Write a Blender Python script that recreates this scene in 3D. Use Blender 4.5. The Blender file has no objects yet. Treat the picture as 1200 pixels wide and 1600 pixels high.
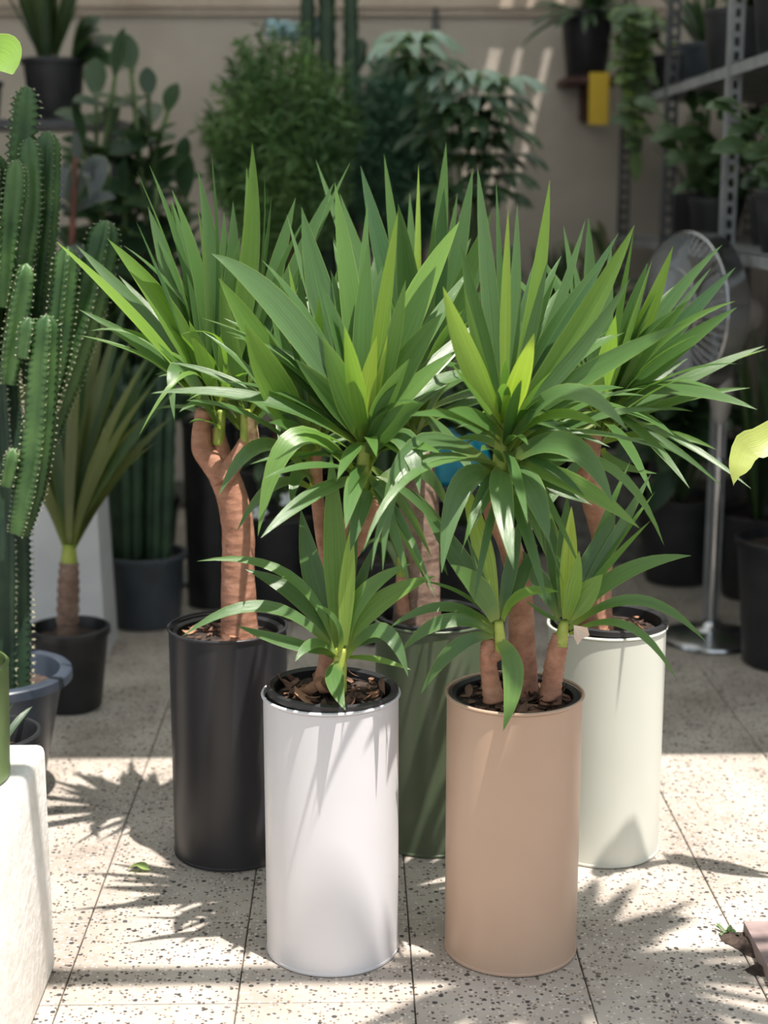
import bpy, bmesh, math, random
from mathutils import Vector, Matrix

random.seed(11)
scene = bpy.context.scene
C = scene.collection
V = Vector

# ------------------------------------------------------------------ camera
CAM_H, PITCH, YAW, FPX = 1.30, math.radians(11.6), math.radians(-1.12), 2400.0
cam_data = bpy.data.cameras.new('camera')
cam = bpy.data.objects.new('camera', cam_data)
C.objects.link(cam)
cam.location = (0, 0, CAM_H)
cam.rotation_euler = (math.pi/2 - PITCH, 0, YAW)
cam_data.sensor_fit = 'VERTICAL'
cam_data.sensor_height = 36.0
cam_data.lens = 54.0
cam_data.clip_start = 0.05
cam_data.dof.use_dof = True
cam_data.dof.focus_distance = 2.68
cam_data.dof.aperture_fstop = 2.5
scene.camera = cam

# ------------------------------------------------------------------ light
world = bpy.data.worlds.new('sky')
scene.world = world
world.use_nodes = True
bg = world.node_tree.nodes['Background']
bg.inputs[0].default_value = (0.86, 0.93, 1.0, 1)
bg.inputs[1].default_value = 0.95
sun_data = bpy.data.lights.new('sun_offscreen', 'SUN')
sun_data.energy = 8.2
sun_data.angle = math.radians(0.6)
sun_data.color = (1.0, 0.93, 0.86)
sun = bpy.data.objects.new('sun_offscreen', sun_data)
C.objects.link(sun)
SUN = V((-0.22, 0.22, -1.0)).normalized()
sun.rotation_euler = SUN.to_track_quat('-Z', 'Y').to_euler()
sun.location = (1.5, 1, 6)
scene.view_settings.view_transform = 'Standard'
scene.view_settings.look = 'None'
scene.view_settings.gamma = 1.0
scene.view_settings.use_curve_mapping = False
scene.view_settings.exposure = 0.0

# ------------------------------------------------------------------ measuring the photograph
RZ = Matrix.Rotation(YAW, 3, 'Z')
FWD = RZ @ V((0, math.cos(PITCH), -math.sin(PITCH)))
UPV = RZ @ V((0, math.sin(PITCH), math.cos(PITCH)))
RGT = RZ @ V((1, 0, 0))
EYE = V((0, 0, CAM_H))
def ray(px, py): return FWD + RGT*((px-600)/FPX) + UPV*((800-py)/FPX)
def at(px, py, Y):                       # point of the room at distance Y
    r = ray(px, py); return EYE + r*(Y/r.y)
def flo(px, py, z=0.0):                  # point on the floor (or at height z)
    r = ray(px, py); return EYE + r*((z-CAM_H)/r.z)
def pxm(p): return (p-EYE).dot(FWD)/FPX  # metres per pixel at a point

# ------------------------------------------------------------------ materials
def lin(c):
    def f(u):
        u /= 255.0
        return u/12.92 if u <= 0.04045 else ((u+0.055)/1.055)**2.4
    return (f(c[0]), f(c[1]), f(c[2]), 1.0)
def new_mat(name):
    m = bpy.data.materials.new(name); m.use_nodes = True
    nt = m.node_tree
    return m, nt, nt.nodes['Principled BSDF'], nt.nodes['Material Output']
def N(nt, kind, **kw):
    n = nt.nodes.new(kind)
    for k, v in kw.items(): setattr(n, k, v)
    return n
def ramp(nt, stops, interp='LINEAR'):
    r = nt.nodes.new('ShaderNodeValToRGB'); r.color_ramp.interpolation = interp
    e = r.color_ramp.elements
    while len(e) < len(stops): e.new(0.5)
    for i, (p, c) in enumerate(stops): e[i].position = p; e[i].color = c
    return r
def coords(nt, scale=(1, 1, 1), kind='Object'):
    t = N(nt, 'ShaderNodeTexCoord'); mp = N(nt, 'ShaderNodeMapping')
    mp.inputs['Scale'].default_value = scale
    nt.links.new(t.outputs[kind], mp.inputs[0]); return mp
def noise_mat(name, c1, c2, scale=8, rough=0.6, bump=0.0, bscale=None, stretch=(1, 1, 1), spec=0.5, lo=0.35, hi=0.65, metal=0.0, coat=0.0):
    m, nt, p, out = new_mat(name)
    mp = coords(nt, stretch)
    n = N(nt, 'ShaderNodeTexNoise'); n.inputs['Scale'].default_value = scale; n.inputs['Detail'].default_value = 4
    nt.links.new(mp.outputs[0], n.inputs['Vector'])
    r = ramp(nt, [(lo, lin(c1)), (hi, lin(c2))])
    nt.links.new(n.outputs['Fac'], r.inputs[0]); nt.links.new(r.outputs[0], p.inputs['Base Color'])
    p.inputs['Roughness'].default_value = rough
    p.inputs['Specular IOR Level'].default_value = spec
    p.inputs['Metallic'].default_value = metal
    p.inputs['Coat Weight'].default_value = coat
    if bump:
        b = N(nt, 'ShaderNodeBump'); b.inputs['Strength'].default_value = bump; b.inputs['Distance'].default_value = 0.004
        n2 = N(nt, 'ShaderNodeTexNoise'); n2.inputs['Scale'].default_value = bscale or scale*4; n2.inputs['Detail'].default_value = 5
        nt.links.new(mp.outputs[0], n2.inputs['Vector'])
        nt.links.new(n2.outputs['Fac'], b.inputs['Height']); nt.links.new(b.outputs[0], p.inputs['Normal'])
    return m
def leaf_mat(name, rough=0.30, trans=0.34, stripes=True, spec=0.6):
    """leaf colour comes from each leaf's own object colour"""
    m, nt, p, out = new_mat(name); L = nt.links
    oi = N(nt, 'ShaderNodeObjectInfo')
    uv = N(nt, 'ShaderNodeTexCoord')
    sep = N(nt, 'ShaderNodeSeparateXYZ'); L.new(uv.outputs['UV'], sep.inputs[0])
    mp = N(nt, 'ShaderNodeMapping'); mp.inputs['Scale'].default_value = (44, 1.1, 1)
    L.new(uv.outputs['UV'], mp.inputs[0])
    rnd = N(nt, 'ShaderNodeVectorMath', operation='ADD'); L.new(mp.outputs[0], rnd.inputs[0])
    mul = N(nt, 'ShaderNodeMath', operation='MULTIPLY'); mul.inputs[1].default_value = 37
    L.new(oi.outputs['Random'], mul.inputs[0])
    cmb = N(nt, 'ShaderNodeCombineXYZ'); L.new(mul.outputs[0], cmb.inputs[2]); L.new(cmb.outputs[0], rnd.inputs[1])
    n = N(nt, 'ShaderNodeTexNoise'); n.inputs['Scale'].default_value = 1.0; n.inputs['Detail'].default_value = 3
    L.new(rnd.outputs[0], n.inputs['Vector'])
    r = ramp(nt, [(0.3, (0.80, 0.80, 0.80, 1)), (0.7, (1.22, 1.22, 1.22, 1))])
    L.new(n.outputs['Fac'], r.inputs[0])
    mx = N(nt, 'ShaderNodeMix', data_type='RGBA', blend_type='MULTIPLY'); mx.inputs[0].default_value = 1.0 if stripes else 0.5
    L.new(oi.outputs['Color'], mx.inputs[6]); L.new(r.outputs[0], mx.inputs[7])
    # pale margin along both edges
    a = N(nt, 'ShaderNodeMath', operation='SUBTRACT'); a.inputs[1].default_value = 0.5; L.new(sep.outputs[0], a.inputs[0])
    ab = N(nt, 'ShaderNodeMath', operation='ABSOLUTE'); L.new(a.outputs[0], ab.inputs[0])
    er = ramp(nt, [(0.46, (0, 0, 0, 1)), (0.49, (1, 1, 1, 1))]); L.new(ab.outputs[0], er.inputs[0])
    em = N(nt, 'ShaderNodeMath', operation='MULTIPLY'); em.inputs[1].default_value = 0.45; L.new(er.outputs[0], em.inputs[0])
    mx2 = N(nt, 'ShaderNodeMix', data_type='RGBA'); L.new(em.outputs[0], mx2.inputs[0])
    L.new(mx.outputs[2], mx2.inputs[6]); mx2.inputs[7].default_value = (0.33, 0.42, 0.12, 1)
    # leaf bases fade to pale yellow green
    br = ramp(nt, [(0.0, (1, 1, 1, 1)), (0.22, (0, 0, 0, 1))]); L.new(sep.outputs[1], br.inputs[0])
    bm_ = N(nt, 'ShaderNodeMath', operation='MULTIPLY'); bm_.inputs[1].default_value = 0.6 if stripes else 0.1
    L.new(br.outputs[0], bm_.inputs[0])
    mx3 = N(nt, 'ShaderNodeMix', data_type='RGBA'); L.new(bm_.outputs[0], mx3.inputs[0])
    L.new(mx2.outputs[2], mx3.inputs[6]); mx3.inputs[7].default_value = (0.30, 0.36, 0.08, 1)
    L.new(mx3.outputs[2], p.inputs['Base Color'])
    p.inputs['Roughness'].default_value = rough
    p.inputs['Specular IOR Level'].default_value = spec
    b = N(nt, 'ShaderNodeBump'); b.inputs['Strength'].default_value = 0.25; b.inputs['Distance'].default_value = 0.002
    L.new(n.outputs['Fac'], b.inputs['Height']); L.new(b.outputs[0], p.inputs['Normal'])
    tr = N(nt, 'ShaderNodeBsdfTranslucent')
    tm = N(nt, 'ShaderNodeMix', data_type='RGBA', blend_type='MULTIPLY'); tm.inputs[0].default_value = 1
    L.new(mx3.outputs[2], tm.inputs[6]); tm.inputs[7].default_value = (1.9, 1.9, 0.8, 1)
    L.new(tm.outputs[2], tr.inputs['Color'])
    ms = N(nt, 'ShaderNodeMixShader'); ms.inputs[0].default_value = trans
    L.new(p.outputs[0], ms.inputs[1]); L.new(tr.outputs[0], ms.inputs[2]); L.new(ms.outputs[0], out.inputs['Surface'])
    return m
def plain(name, c, rough=0.5, metal=0.0, spec=0.5):
    return noise_mat(name, [v*0.94 for v in c], [min(255, v*1.05) for v in c], scale=6, rough=rough, metal=metal, spec=spec)
def terrazzo(name):
    m, nt, p, out = new_mat(name); L = nt.links
    oi = N(nt, 'ShaderNodeObjectInfo')
    mp = coords(nt)
    off = N(nt, 'ShaderNodeVectorMath', operation='ADD'); L.new(mp.outputs[0], off.inputs[0]); L.new(oi.outputs['Location'], off.inputs[1])
    n = N(nt, 'ShaderNodeTexNoise'); n.inputs['Scale'].default_value = 5; n.inputs['Detail'].default_value = 5
    L.new(off.outputs[0], n.inputs['Vector'])
    base = ramp(nt, [(0.3, lin((158, 148, 138))), (0.7, lin((196, 187, 176)))]); L.new(n.outputs['Fac'], base.inputs[0])
    cur = base.outputs[0]
    for sc, lo, hi, col in ((150, 0.74, 0.80, (214, 207, 196)), (120, 0.80, 0.83, (84, 79, 75)), (170, 0.84, 0.86, (112, 92, 78)), (85, 0.90, 0.92, (66, 64, 64))):
        vo = N(nt, 'ShaderNodeTexVoronoi'); vo.inputs['Scale'].default_value = sc; vo.inputs['Randomness'].default_value = 1
        L.new(off.outputs[0], vo.inputs['Vector'])
        s = N(nt, 'ShaderNodeSeparateColor'); L.new(vo.outputs['Color'], s.inputs[0])
        r1 = ramp(nt, [(lo, (0, 0, 0, 1)), (hi, (1, 1, 1, 1))]); L.new(s.outputs[0], r1.inputs[0])
        r2 = ramp(nt, [(0.36, (1, 1, 1, 1)), (0.44, (0, 0, 0, 1))]); L.new(vo.outputs['Distance'], r2.inputs[0])
        mu = N(nt, 'ShaderNodeMath', operation='MULTIPLY'); L.new(r1.outputs[0], mu.inputs[0]); L.new(r2.outputs[0], mu.inputs[1])
        mx = N(nt, 'ShaderNodeMix', data_type='RGBA'); L.new(mu.outputs[0], mx.inputs[0]); L.new(cur, mx.inputs[6]); mx.inputs[7].default_value = lin(col)
        cur = mx.outputs[2]
    # brown dirt stains
    n3 = N(nt, 'ShaderNodeTexNoise'); n3.inputs['Scale'].default_value = 2.3; n3.inputs['Detail'].default_value = 6; n3.inputs['Roughness'].default_value = 0.7
    L.new(off.outputs[0], n3.inputs['Vector'])
    dr = ramp(nt, [(0.52, (0, 0, 0, 1)), (0.75, (0.55, 0.55, 0.55, 1))]); L.new(n3.outputs['Fac'], dr.inputs[0])
    mx = N(nt, 'ShaderNodeMix', data_type='RGBA'); L.new(dr.outputs[0], mx.inputs[0]); L.new(cur, mx.inputs[6]); mx.inputs[7].default_value = lin((122, 104, 90))
    L.new(mx.outputs[2], p.inputs['Base Color'])
    p.inputs['Roughness'].default_value = 0.55
    return m
def wall_mat(name, c1, c2, c3):
    m, nt, p, out = new_mat(name); L = nt.links
    mp = coords(nt)
    n = N(nt, 'ShaderNodeTexNoise'); n.inputs['Scale'].default_value = 1.6; n.inputs['Detail'].default_value = 6; n.inputs['Roughness'].default_value = 0.65
    L.new(mp.outputs[0], n.inputs['Vector'])
    r = ramp(nt, [(0.3, lin(c1)), (0.55, lin(c2)), (0.75, lin(c3))]); L.new(n.outputs['Fac'], r.inputs[0])
    L.new(r.outputs[0], p.inputs['Base Color']); p.inputs['Roughness'].default_value = 0.85
    b = N(nt, 'ShaderNodeBump'); b.inputs['Strength'].default_value = 0.3; b.inputs['Distance'].default_value = 0.01
    n2 = N(nt, 'ShaderNodeTexNoise'); n2.inputs['Scale'].default_value = 25; n2.inputs['Detail'].default_value = 6
    L.new(mp.outputs[0], n2.inputs['Vector']); L.new(n2.outputs['Fac'], b.inputs['Height']); L.new(b.outputs[0], p.inputs['Normal'])
    return m
def bark_mat(name, c1, c2, c3):
    m, nt, p, out = new_mat(name); L = nt.links
    mp = coords(nt, (1, 1, 1.5))
    n = N(nt, 'ShaderNodeTexNoise'); n.inputs['Scale'].default_value = 22; n.inputs['Detail'].default_value = 6; n.inputs['Roughness'].default_value = 0.7
    L.new(mp.outputs[0], n.inputs['Vector'])
    r = ramp(nt, [(0.3, lin(c1)), (0.5, lin(c2)), (0.72, lin(c3))]); L.new(n.outputs['Fac'], r.inputs[0])
    L.new(r.outputs[0], p.inputs['Base Color']); p.inputs['Roughness'].default_value = 0.75
    mp2 = coords(nt, (1, 1, 2.6))
    vo = N(nt, 'ShaderNodeTexVoronoi'); vo.inputs['Scale'].default_value = 30; L.new(mp2.outputs[0], vo.inputs['Vector'])
    ad = N(nt, 'ShaderNodeMath', operation='ADD'); L.new(vo.outputs['Distance'], ad.inputs[0]); L.new(n.outputs['Fac'], ad.inputs[1])
    b = N(nt, 'ShaderNodeBump'); b.inputs['Strength'].default_value = 0.45; b.inputs['Distance'].default_value = 0.003
    L.new(ad.outputs[0], b.inputs['Height']); L.new(b.outputs[0], p.inputs['Normal'])
    return m

M = {}
M['leaf'] = leaf_mat('yucca_leaf')
M['bgleaf'] = leaf_mat('broad_leaf', rough=0.38, trans=0.18, stripes=False)
M['tile'] = terrazzo('terrazzo')
M['grout'] = noise_mat('grout', (92, 84, 76), (58, 54, 50), 9, 0.9)
M['wall'] = wall_mat('plaster_wall', (176, 166, 155), (196, 186, 174), (206, 197, 186))
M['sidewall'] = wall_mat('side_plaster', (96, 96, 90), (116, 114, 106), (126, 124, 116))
M['mould'] = wall_mat('moulding', (170, 152, 136), (204, 188, 172), (216, 204, 190))
M['roof'] = noise_mat('roof_beam', (66, 66, 62), (84, 82, 76), 3, 0.7)
def sheet_mat():
    m, nt, p_, out = new_mat('translucent_sheet')
    tr = N(nt, 'ShaderNodeBsdfTranslucent'); tr.inputs['Color'].default_value = (0.80, 0.82, 0.80, 1)
    p_.inputs['Base Color'].default_value = (0.5, 0.52, 0.52, 1); p_.inputs['Roughness'].default_value = 0.6
    ms = N(nt, 'ShaderNodeMixShader'); ms.inputs[0].default_value = 0.60
    nt.links.new(p_.outputs[0], ms.inputs[1]); nt.links.new(tr.outputs[0], ms.inputs[2]); nt.links.new(ms.outputs[0], out.inputs['Surface'])
    return m
M['sheet'] = sheet_mat()  # added roof lets light through to brighten the background
M['white_pot'] = noise_mat('white_paint', (206, 205, 208), (214, 213, 216), 3, 0.34)
M['tan_pot'] = noise_mat('tan_paint', (184, 155, 133), (190, 162, 140), 3, 0.38)
M['black_pot'] = noise_mat('black_paint', (40, 40, 44), (46, 46, 50), 3, 0.36)
M['green_pot'] = noise_mat('olive_paint', (80, 92, 70), (87, 99, 77), 3, 0.30)
M['sage_pot'] = noise_mat('sage_paint', (206, 208, 196), (212, 214, 203), 3, 0.40)
M['nursery'] = noise_mat('black_plastic', (26, 27, 30), (40, 41, 44), 14, 0.42)
M['grey_plastic'] = noise_mat('grey_plastic', (52, 58, 66), (66, 72, 80), 10, 0.42)
M['blue_plastic'] = noise_mat('blue_grey_plastic', (50, 58, 70), (68, 78, 92), 10, 0.36)
M['dark_plastic'] = noise_mat('charcoal_plastic', (36, 38, 40), (50, 52, 54), 10, 0.5)
M['green_plastic'] = noise_mat('moss_paint', (86, 106, 62), (104, 124, 78), 9, 0.5)
M['soil'] = noise_mat('soil', (40, 31, 27), (78, 64, 55), 60, 0.95, bump=0.9, bscale=120)
M['mulch'] = noise_mat('dry_leaf', (70, 52, 44), (128, 96, 78), 26, 0.8, bump=0.3)
M['mulch2'] = noise_mat('dry_leaf_tan', (140, 100, 76), (182, 140, 112), 22, 0.8, bump=0.3)
M['pale_dry'] = noise_mat('dry_leaf_pale', (206, 184, 164), (226, 208, 190), 22, 0.8)
M['bark'] = bark_mat('yucca_bark', (134, 92, 72), (168, 120, 96), (190, 146, 122))
M['bark_grey'] = bark_mat('yucca_bark_grey', (84, 66, 56), (128, 104, 90), (158, 136, 122))
M['shoot'] = noise_mat('shoot_green', (128, 150, 56), (168, 176, 84), 30, 0.5)
M['cut'] = noise_mat('stump_cut', (150, 116, 88), (214, 184, 140), 60, 0.9, bump=0.6)
M['cactus'] = noise_mat('cactus_skin', (52, 84, 46), (84, 118, 64), 12, 0.45)
M['cactus_dark'] = noise_mat('cactus_skin_dark', (34, 58, 44), (58, 84, 58), 12, 0.5)
M['spine'] = noise_mat('cactus_spine', (150, 152, 124), (182, 180, 154), 12, 0.8)
M['plinth'] = noise_mat('white_plinth', (226, 222, 214), (240, 238, 234), 14, 0.8, bump=0.8, bscale=60)
M['slab'] = noise_mat('pink_slab', (128, 110, 108), (156, 138, 134), 20, 0.7, bump=0.3)
M['concrete'] = noise_mat('concrete_block', (96, 94, 90), (128, 126, 120), 20, 0.9, bump=0.6)
M['chrome'] = noise_mat('chrome', (190, 194, 198), (214, 216, 220), 4, 0.22, metal=1.0)
M['fan_plastic'] = noise_mat('fan_plastic', (150, 146, 142), (170, 166, 162), 8, 0.45)
M['steel'] = noise_mat('grey_steel', (130, 134, 136), (156, 158, 160), 14, 0.5)
M['dark_steel'] = noise_mat('dark_steel', (60, 62, 66), (84, 86, 90), 14, 0.5)
M['white_box'] = noise_mat('pale_grey_paint', (196, 198, 200), (212, 213, 214), 5, 0.6)
M['brown'] = noise_mat('brown_board', (72, 46, 42), (96, 64, 56), 18, 0.7)
M['yellow'] = noise_mat('yellow_card', (214, 178, 52), (224, 190, 66), 6, 0.6)
M['teal'] = noise_mat('teal_plastic', (10, 112, 134), (24, 138, 158), 14, 0.35, bump=0.6, bscale=20)
M['stem_red'] = noise_mat('red_stem', (98, 62, 52), (128, 82, 70), 30, 0.7)
M['stem_green'] = noise_mat('green_stem', (70, 92, 54), (96, 116, 70), 30, 0.6)
M['foliage'] = noise_mat('fine_foliage', (62, 98, 52), (100, 134, 72), 5, 0.5)
M['foliage_blue'] = noise_mat('fine_foliage_blue', (52, 92, 70), (90, 128, 100), 5, 0.5)
M['foliage_dark'] = noise_mat('dark_foliage', (28, 48, 36), (48, 72, 50), 5, 0.5)
M['glass'] = noise_mat('glazed_saucer', (150, 158, 160), (176, 182, 182), 5, 0.15)
M['hyd'] = noise_mat('pale_blue_petal', (150, 186, 196), (180, 210, 214), 20, 0.7)

# ------------------------------------------------------------------ mesh helpers
class MB:
    def __init__(s): s.v = []; s.f = []; s.uv = None
    def box(s, a, b):
        x0, y0, z0 = a; x1, y1, z1 = b; k = len(s.v)
        s.v += [(x0,y0,z0),(x1,y0,z0),(x1,y1,z0),(x0,y1,z0),(x0,y0,z1),(x1,y0,z1),(x1,y1,z1),(x0,y1,z1)]
        s.f += [(k,k+3,k+2,k+1),(k+4,k+5,k+6,k+7),(k,k+1,k+5,k+4),(k+1,k+2,k+6,k+5),(k+2,k+3,k+7,k+6),(k+3,k,k+4,k+7)]
        return s
    def lathe(s, prof, c=(0,0,0), seg=48, closed=False):
        k = len(s.v); n = len(prof)
        for i in range(seg):
            a = 2*math.pi*i/seg; ca, sa = math.cos(a), math.sin(a)
            for r, z in prof: s.v.append((c[0]+r*ca, c[1]+r*sa, c[2]+z))
        m = n if closed else n-1
        for i in range(seg):
            j = (i+1) % seg
            for q in range(m):
                q2 = (q+1) % n
                s.f.append((k+i*n+q, k+j*n+q, k+j*n+q2, k+i*n+q2))
        return s
    def tube(s, pts, rad, seg=8, cap=True, rot=0.0):
        pts = [V(p) for p in pts]; n = len(pts); k = len(s.v)
        if not hasattr(rad, '__len__'): rad = [rad]*n
        u = None
        for i in range(n):
            t = (pts[min(i+1,n-1)]-pts[max(i-1,0)]).normalized()
            if u is None:
                u = t.cross(V((0,0,1)) if abs(t.z) < 0.9 else V((0,1,0))).normalized()
            u = (u - t*u.dot(t)).normalized(); w = t.cross(u)
            for q in range(seg):
                a = 2*math.pi*q/seg+rot
                s.v.append(tuple(pts[i] + (u*math.cos(a)+w*math.sin(a))*rad[i]))
        for i in range(n-1):
            for q in range(seg):
                q2 = (q+1) % seg
                s.f.append((k+i*seg+q, k+i*seg+q2, k+(i+1)*seg+q2, k+(i+1)*seg+q))
        if cap:
            s.f.append(tuple(k+q for q in reversed(range(seg)))); s.f.append(tuple(k+(n-1)*seg+q for q in range(seg)))
        return s
def origin_of(o):
    p = V((0,0,0))
    while o is not None: p += o.location; o = o.parent
    return p
def obj(name, mb, mat, parent=None, smooth=False, loc=None, sharp=None):
    me = bpy.data.meshes.new(name)
    o = bpy.data.objects.new(name, me); C.objects.link(o)
    if loc is not None:
        o.location = V(loc) - (origin_of(parent) if parent else V((0,0,0)))
    if parent: o.parent = parent
    w = origin_of(o)
    me.from_pydata([(x-w.x, y-w.y, z-w.z) for x, y, z in mb.v], [], mb.f)
    if mb.uv:
        l = me.uv_layers.new(name='UVMap')
        for lp in me.loops: l.data[lp.index].uv = mb.uv[lp.vertex_index]
    me.materials.append(M[mat] if isinstance(mat, str) else mat)
    if smooth:
        for p in me.polygons: p.use_smooth = True
        if sharp: me.set_sharp_from_angle(angle=math.radians(sharp))
    me.update()
    return o
def tag(o, label, cat, group=None, kind=None):
    if label: o['label'] = label
    if cat: o['category'] = cat
    if group: o['group'] = group
    if kind: o['kind'] = kind
    return o
def thing(name, label, cat, loc, group=None):
    o = bpy.data.objects.new(name, None); C.objects.link(o)
    o.location = loc; o.empty_display_size = 0.05
    return tag(o, label, cat, group)
def struct(o): o['kind'] = 'structure'; return o
def smoothpath(pts, rad, n=6):
    """Catmull-Rom through the points, with radii"""
    P = [V(p) for p in pts]; out = []; ro = []
    for i in range(len(P)-1):
        p0 = P[max(i-1,0)]; p1 = P[i]; p2 = P[i+1]; p3 = P[min(i+2,len(P)-1)]
        for q in range(n):
            t = q/n
            out.append(0.5*((2*p1)+(p2-p0)*t+(2*p0-5*p1+4*p2-p3)*t*t+(3*p1-p0-3*p2+p3)*t**3))
            ro.append(rad[i]*(1-t)+rad[i+1]*t)
    out.append(P[-1]); ro.append(rad[-1]); return out, ro

# leaves -----------------------------------------------------------------
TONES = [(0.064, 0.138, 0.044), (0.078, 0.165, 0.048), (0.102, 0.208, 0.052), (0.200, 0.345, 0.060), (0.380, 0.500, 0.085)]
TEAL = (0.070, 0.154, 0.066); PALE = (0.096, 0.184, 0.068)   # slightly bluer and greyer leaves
def tone(t):
    if isinstance(t, tuple): return t
    t = max(0, min(3.999, t)); i = int(t); f = t-i
    return tuple(a*(1-f)+b*f for a, b in zip(TONES[i], TONES[i+1]))
def blade_profile(t):      # yucca blade
    return (0.42+0.58*min(1, t/0.42)**0.8) * (1 - max(0, (t-0.42)/0.58)**2.1)
def strap_profile(t): return (0.55+0.45*min(1, t/0.25)) * (1 - max(0, (t-0.55)/0.45)**2.2)
def oval_profile(t): return max(0.04, math.sin(math.pi*min(1, max(0, 0.04+0.96*t)))**0.75)*1.0
def leaf(parent, P0, P1, P2, w, col, mix=0.5, fold=0.22, prof=blade_profile, seg=12, name='leaf', mat='leaf', axis=None, roll=0.0, face=V((0,-1,0.35))):
    P0, P1, P2 = V(P0), V(P1), V(P2)
    ax = V((P0.x, P0.y, 0)) if axis is None else V((axis.x, axis.y, 0))
    rad = V((P2.x, P2.y, 0)) - ax
    rad = rad.normalized() if rad.length > 1e-4 else V((0,-1,0))
    U = (V((0,0,0.7)) - rad*0.7)
    face = face.normalized()
    mb = MB(); mb.uv = []
    side0 = None
    for i in range(seg+1):
        t = i/seg
        p = P0*(1-t)**2 + P1*(2*t*(1-t)) + P2*t*t
        T = ((P1-P0)*(1-t)+(P2-P1)*t)
        T = T.normalized() if T.length > 1e-6 else V((0,0,1))
        nn = U*(1-mix) + face*mix
        nn = nn - T*nn.dot(T)
        if nn.length < 1e-3: nn = T.cross(V((1,0,0)))
        nn.normalize()
        if roll: nn = Matrix.Rotation(roll, 3, T) @ nn
        s = T.cross(nn).normalized()
        if side0 is not None and s.dot(side0) < 0: s = -s; nn = -nn
        side0 = s
        hw = 0.5*w*prof(t)
        for q in (-1, 0, 1):
            mb.v.append(tuple(p + s*(hw*q) + nn*(hw*fold*(abs(q)*1.0))))
            mb.uv.append((0.5+0.5*q, t))
    for i in range(seg):
        for q in range(2):
            a = i*3+q; mb.f.append((a, a+1, a+4, a+3))
    o = obj(name, mb, mat, parent, smooth=True)
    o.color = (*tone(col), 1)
    return o
def pot_mesh(c, r_top, r_bot, h, wall=0.006, lip=0.006, seg=56, lip_h=0.02):
    prof = [(0.001, 0), (r_bot-0.006, 0), (r_bot, 0.006), (r_top, h-lip_h), (r_top+lip, h-lip_h+0.002), (r_top+lip, h-0.003),
            (r_top+lip-0.003, h), (r_top-wall+0.002, h), (r_top-wall, h-0.004), (r_bot-wall, 0.02), (0.001, 0.02)]
    return MB().lathe(prof, c, seg)
def disc_mesh(c, r, amp=0.004, rings=6, seg=36, z_edge=0.0):
    mb = MB(); k0 = 0; mb.v.append((c[0], c[1], c[2]+amp))
    for i in range(1, rings+1):
        for q in range(seg):
            a = 2*math.pi*q/seg; rr = r*i/rings
            mb.v.append((c[0]+rr*math.cos(a), c[1]+rr*math.sin(a), c[2]+random.uniform(-amp, amp)*(i < rings)))
    for q in range(seg): mb.f.append((0, 1+q, 1+(q+1) % seg))
    for i in range(rings-1):
        for q in range(seg):
            a = 1+i*seg+q; b = 1+i*seg+(q+1) % seg
            mb.f.append((a, a+seg, b+seg, b))
    return mb

# ================================================================== the place
WALL_Y, WX0, WX1, WALL_H = 6.60, -2.50, 1.78, 2.75
# floor: grout bed with single terrazzo tiles
mb = MB(); mb.box((-8, -8, -0.12), (8, 8, -0.006))
floor = obj('floor', mb, 'grout'); struct(floor)
T = 0.2922; g = 0.0024
me_tile = None
tile_me = MB()
h = T/2 - g/2; bv = 0.0015
z0, z1 = -0.012, 0.0
tile_me.v = [(-h,-h,z0),(h,-h,z0),(h,h,z0),(-h,h,z0),(-h,-h,z1-bv),(h,-h,z1-bv),(h,h,z1-bv),(-h,h,z1-bv),
             (-h+bv,-h+bv,z1),(h-bv,-h+bv,z1),(h-bv,h-bv,z1),(-h+bv,h-bv,z1)]
tile_me.f = [(8,9,10,11)] + [(i, (i+1) % 4, 4+(i+1) % 4, 4+i) for i in range(4)] + [(4+i, 4+(i+1) % 4, 8+(i+1) % 4, 8+i) for i in range(4)]
first = None
for iy in range(19):
    for ix in range(14):
        cx = 0.0955 + T*(ix-7) + T/2 ; cy = 2.612 + T*(iy-5) + T/2
        if cy > WALL_Y - T*0.4: continue
        if first is None:
            first = obj('tile', tile_me, 'tile', floor); t = first
        else:
            t = first.copy(); C.objects.link(t)
        t.location = (cx, cy, random.uniform(-0.0008, 0.0))
        t.rotation_euler = (random.uniform(-.0012,.0012), random.uniform(-.0012,.0012), 0)
for name, a, b, m in (('wall_back', (WX0-.15, WALL_Y, -.05), (WX1+.15, WALL_Y+.15, WALL_H), 'wall'),
                      ('wall_left', (WX0-.15, 3.4, -.05), (WX0, WALL_Y, WALL_H), 'sidewall'),
                      ('wall_right', (WX1, 3.4, -.05), (WX1+.15, WALL_Y, WALL_H), 'sidewall')):
    struct(obj(name, MB().box(a, b), m))
zt = at(560, 13, WALL_Y).z
mb = MB(); mb.box((WX0, WALL_Y-.035, zt), (WX1, WALL_Y+.01, zt+.05)); mb.box((WX0, WALL_Y-.02, zt-.03), (WX1, WALL_Y+.01, zt))
struct(obj('trim_1', mb, 'mould'))
struct(obj('baseboard_back', MB().box((WX0, WALL_Y-.02, 0), (WX1, WALL_Y+.01, .09)), 'sidewall'))
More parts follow.
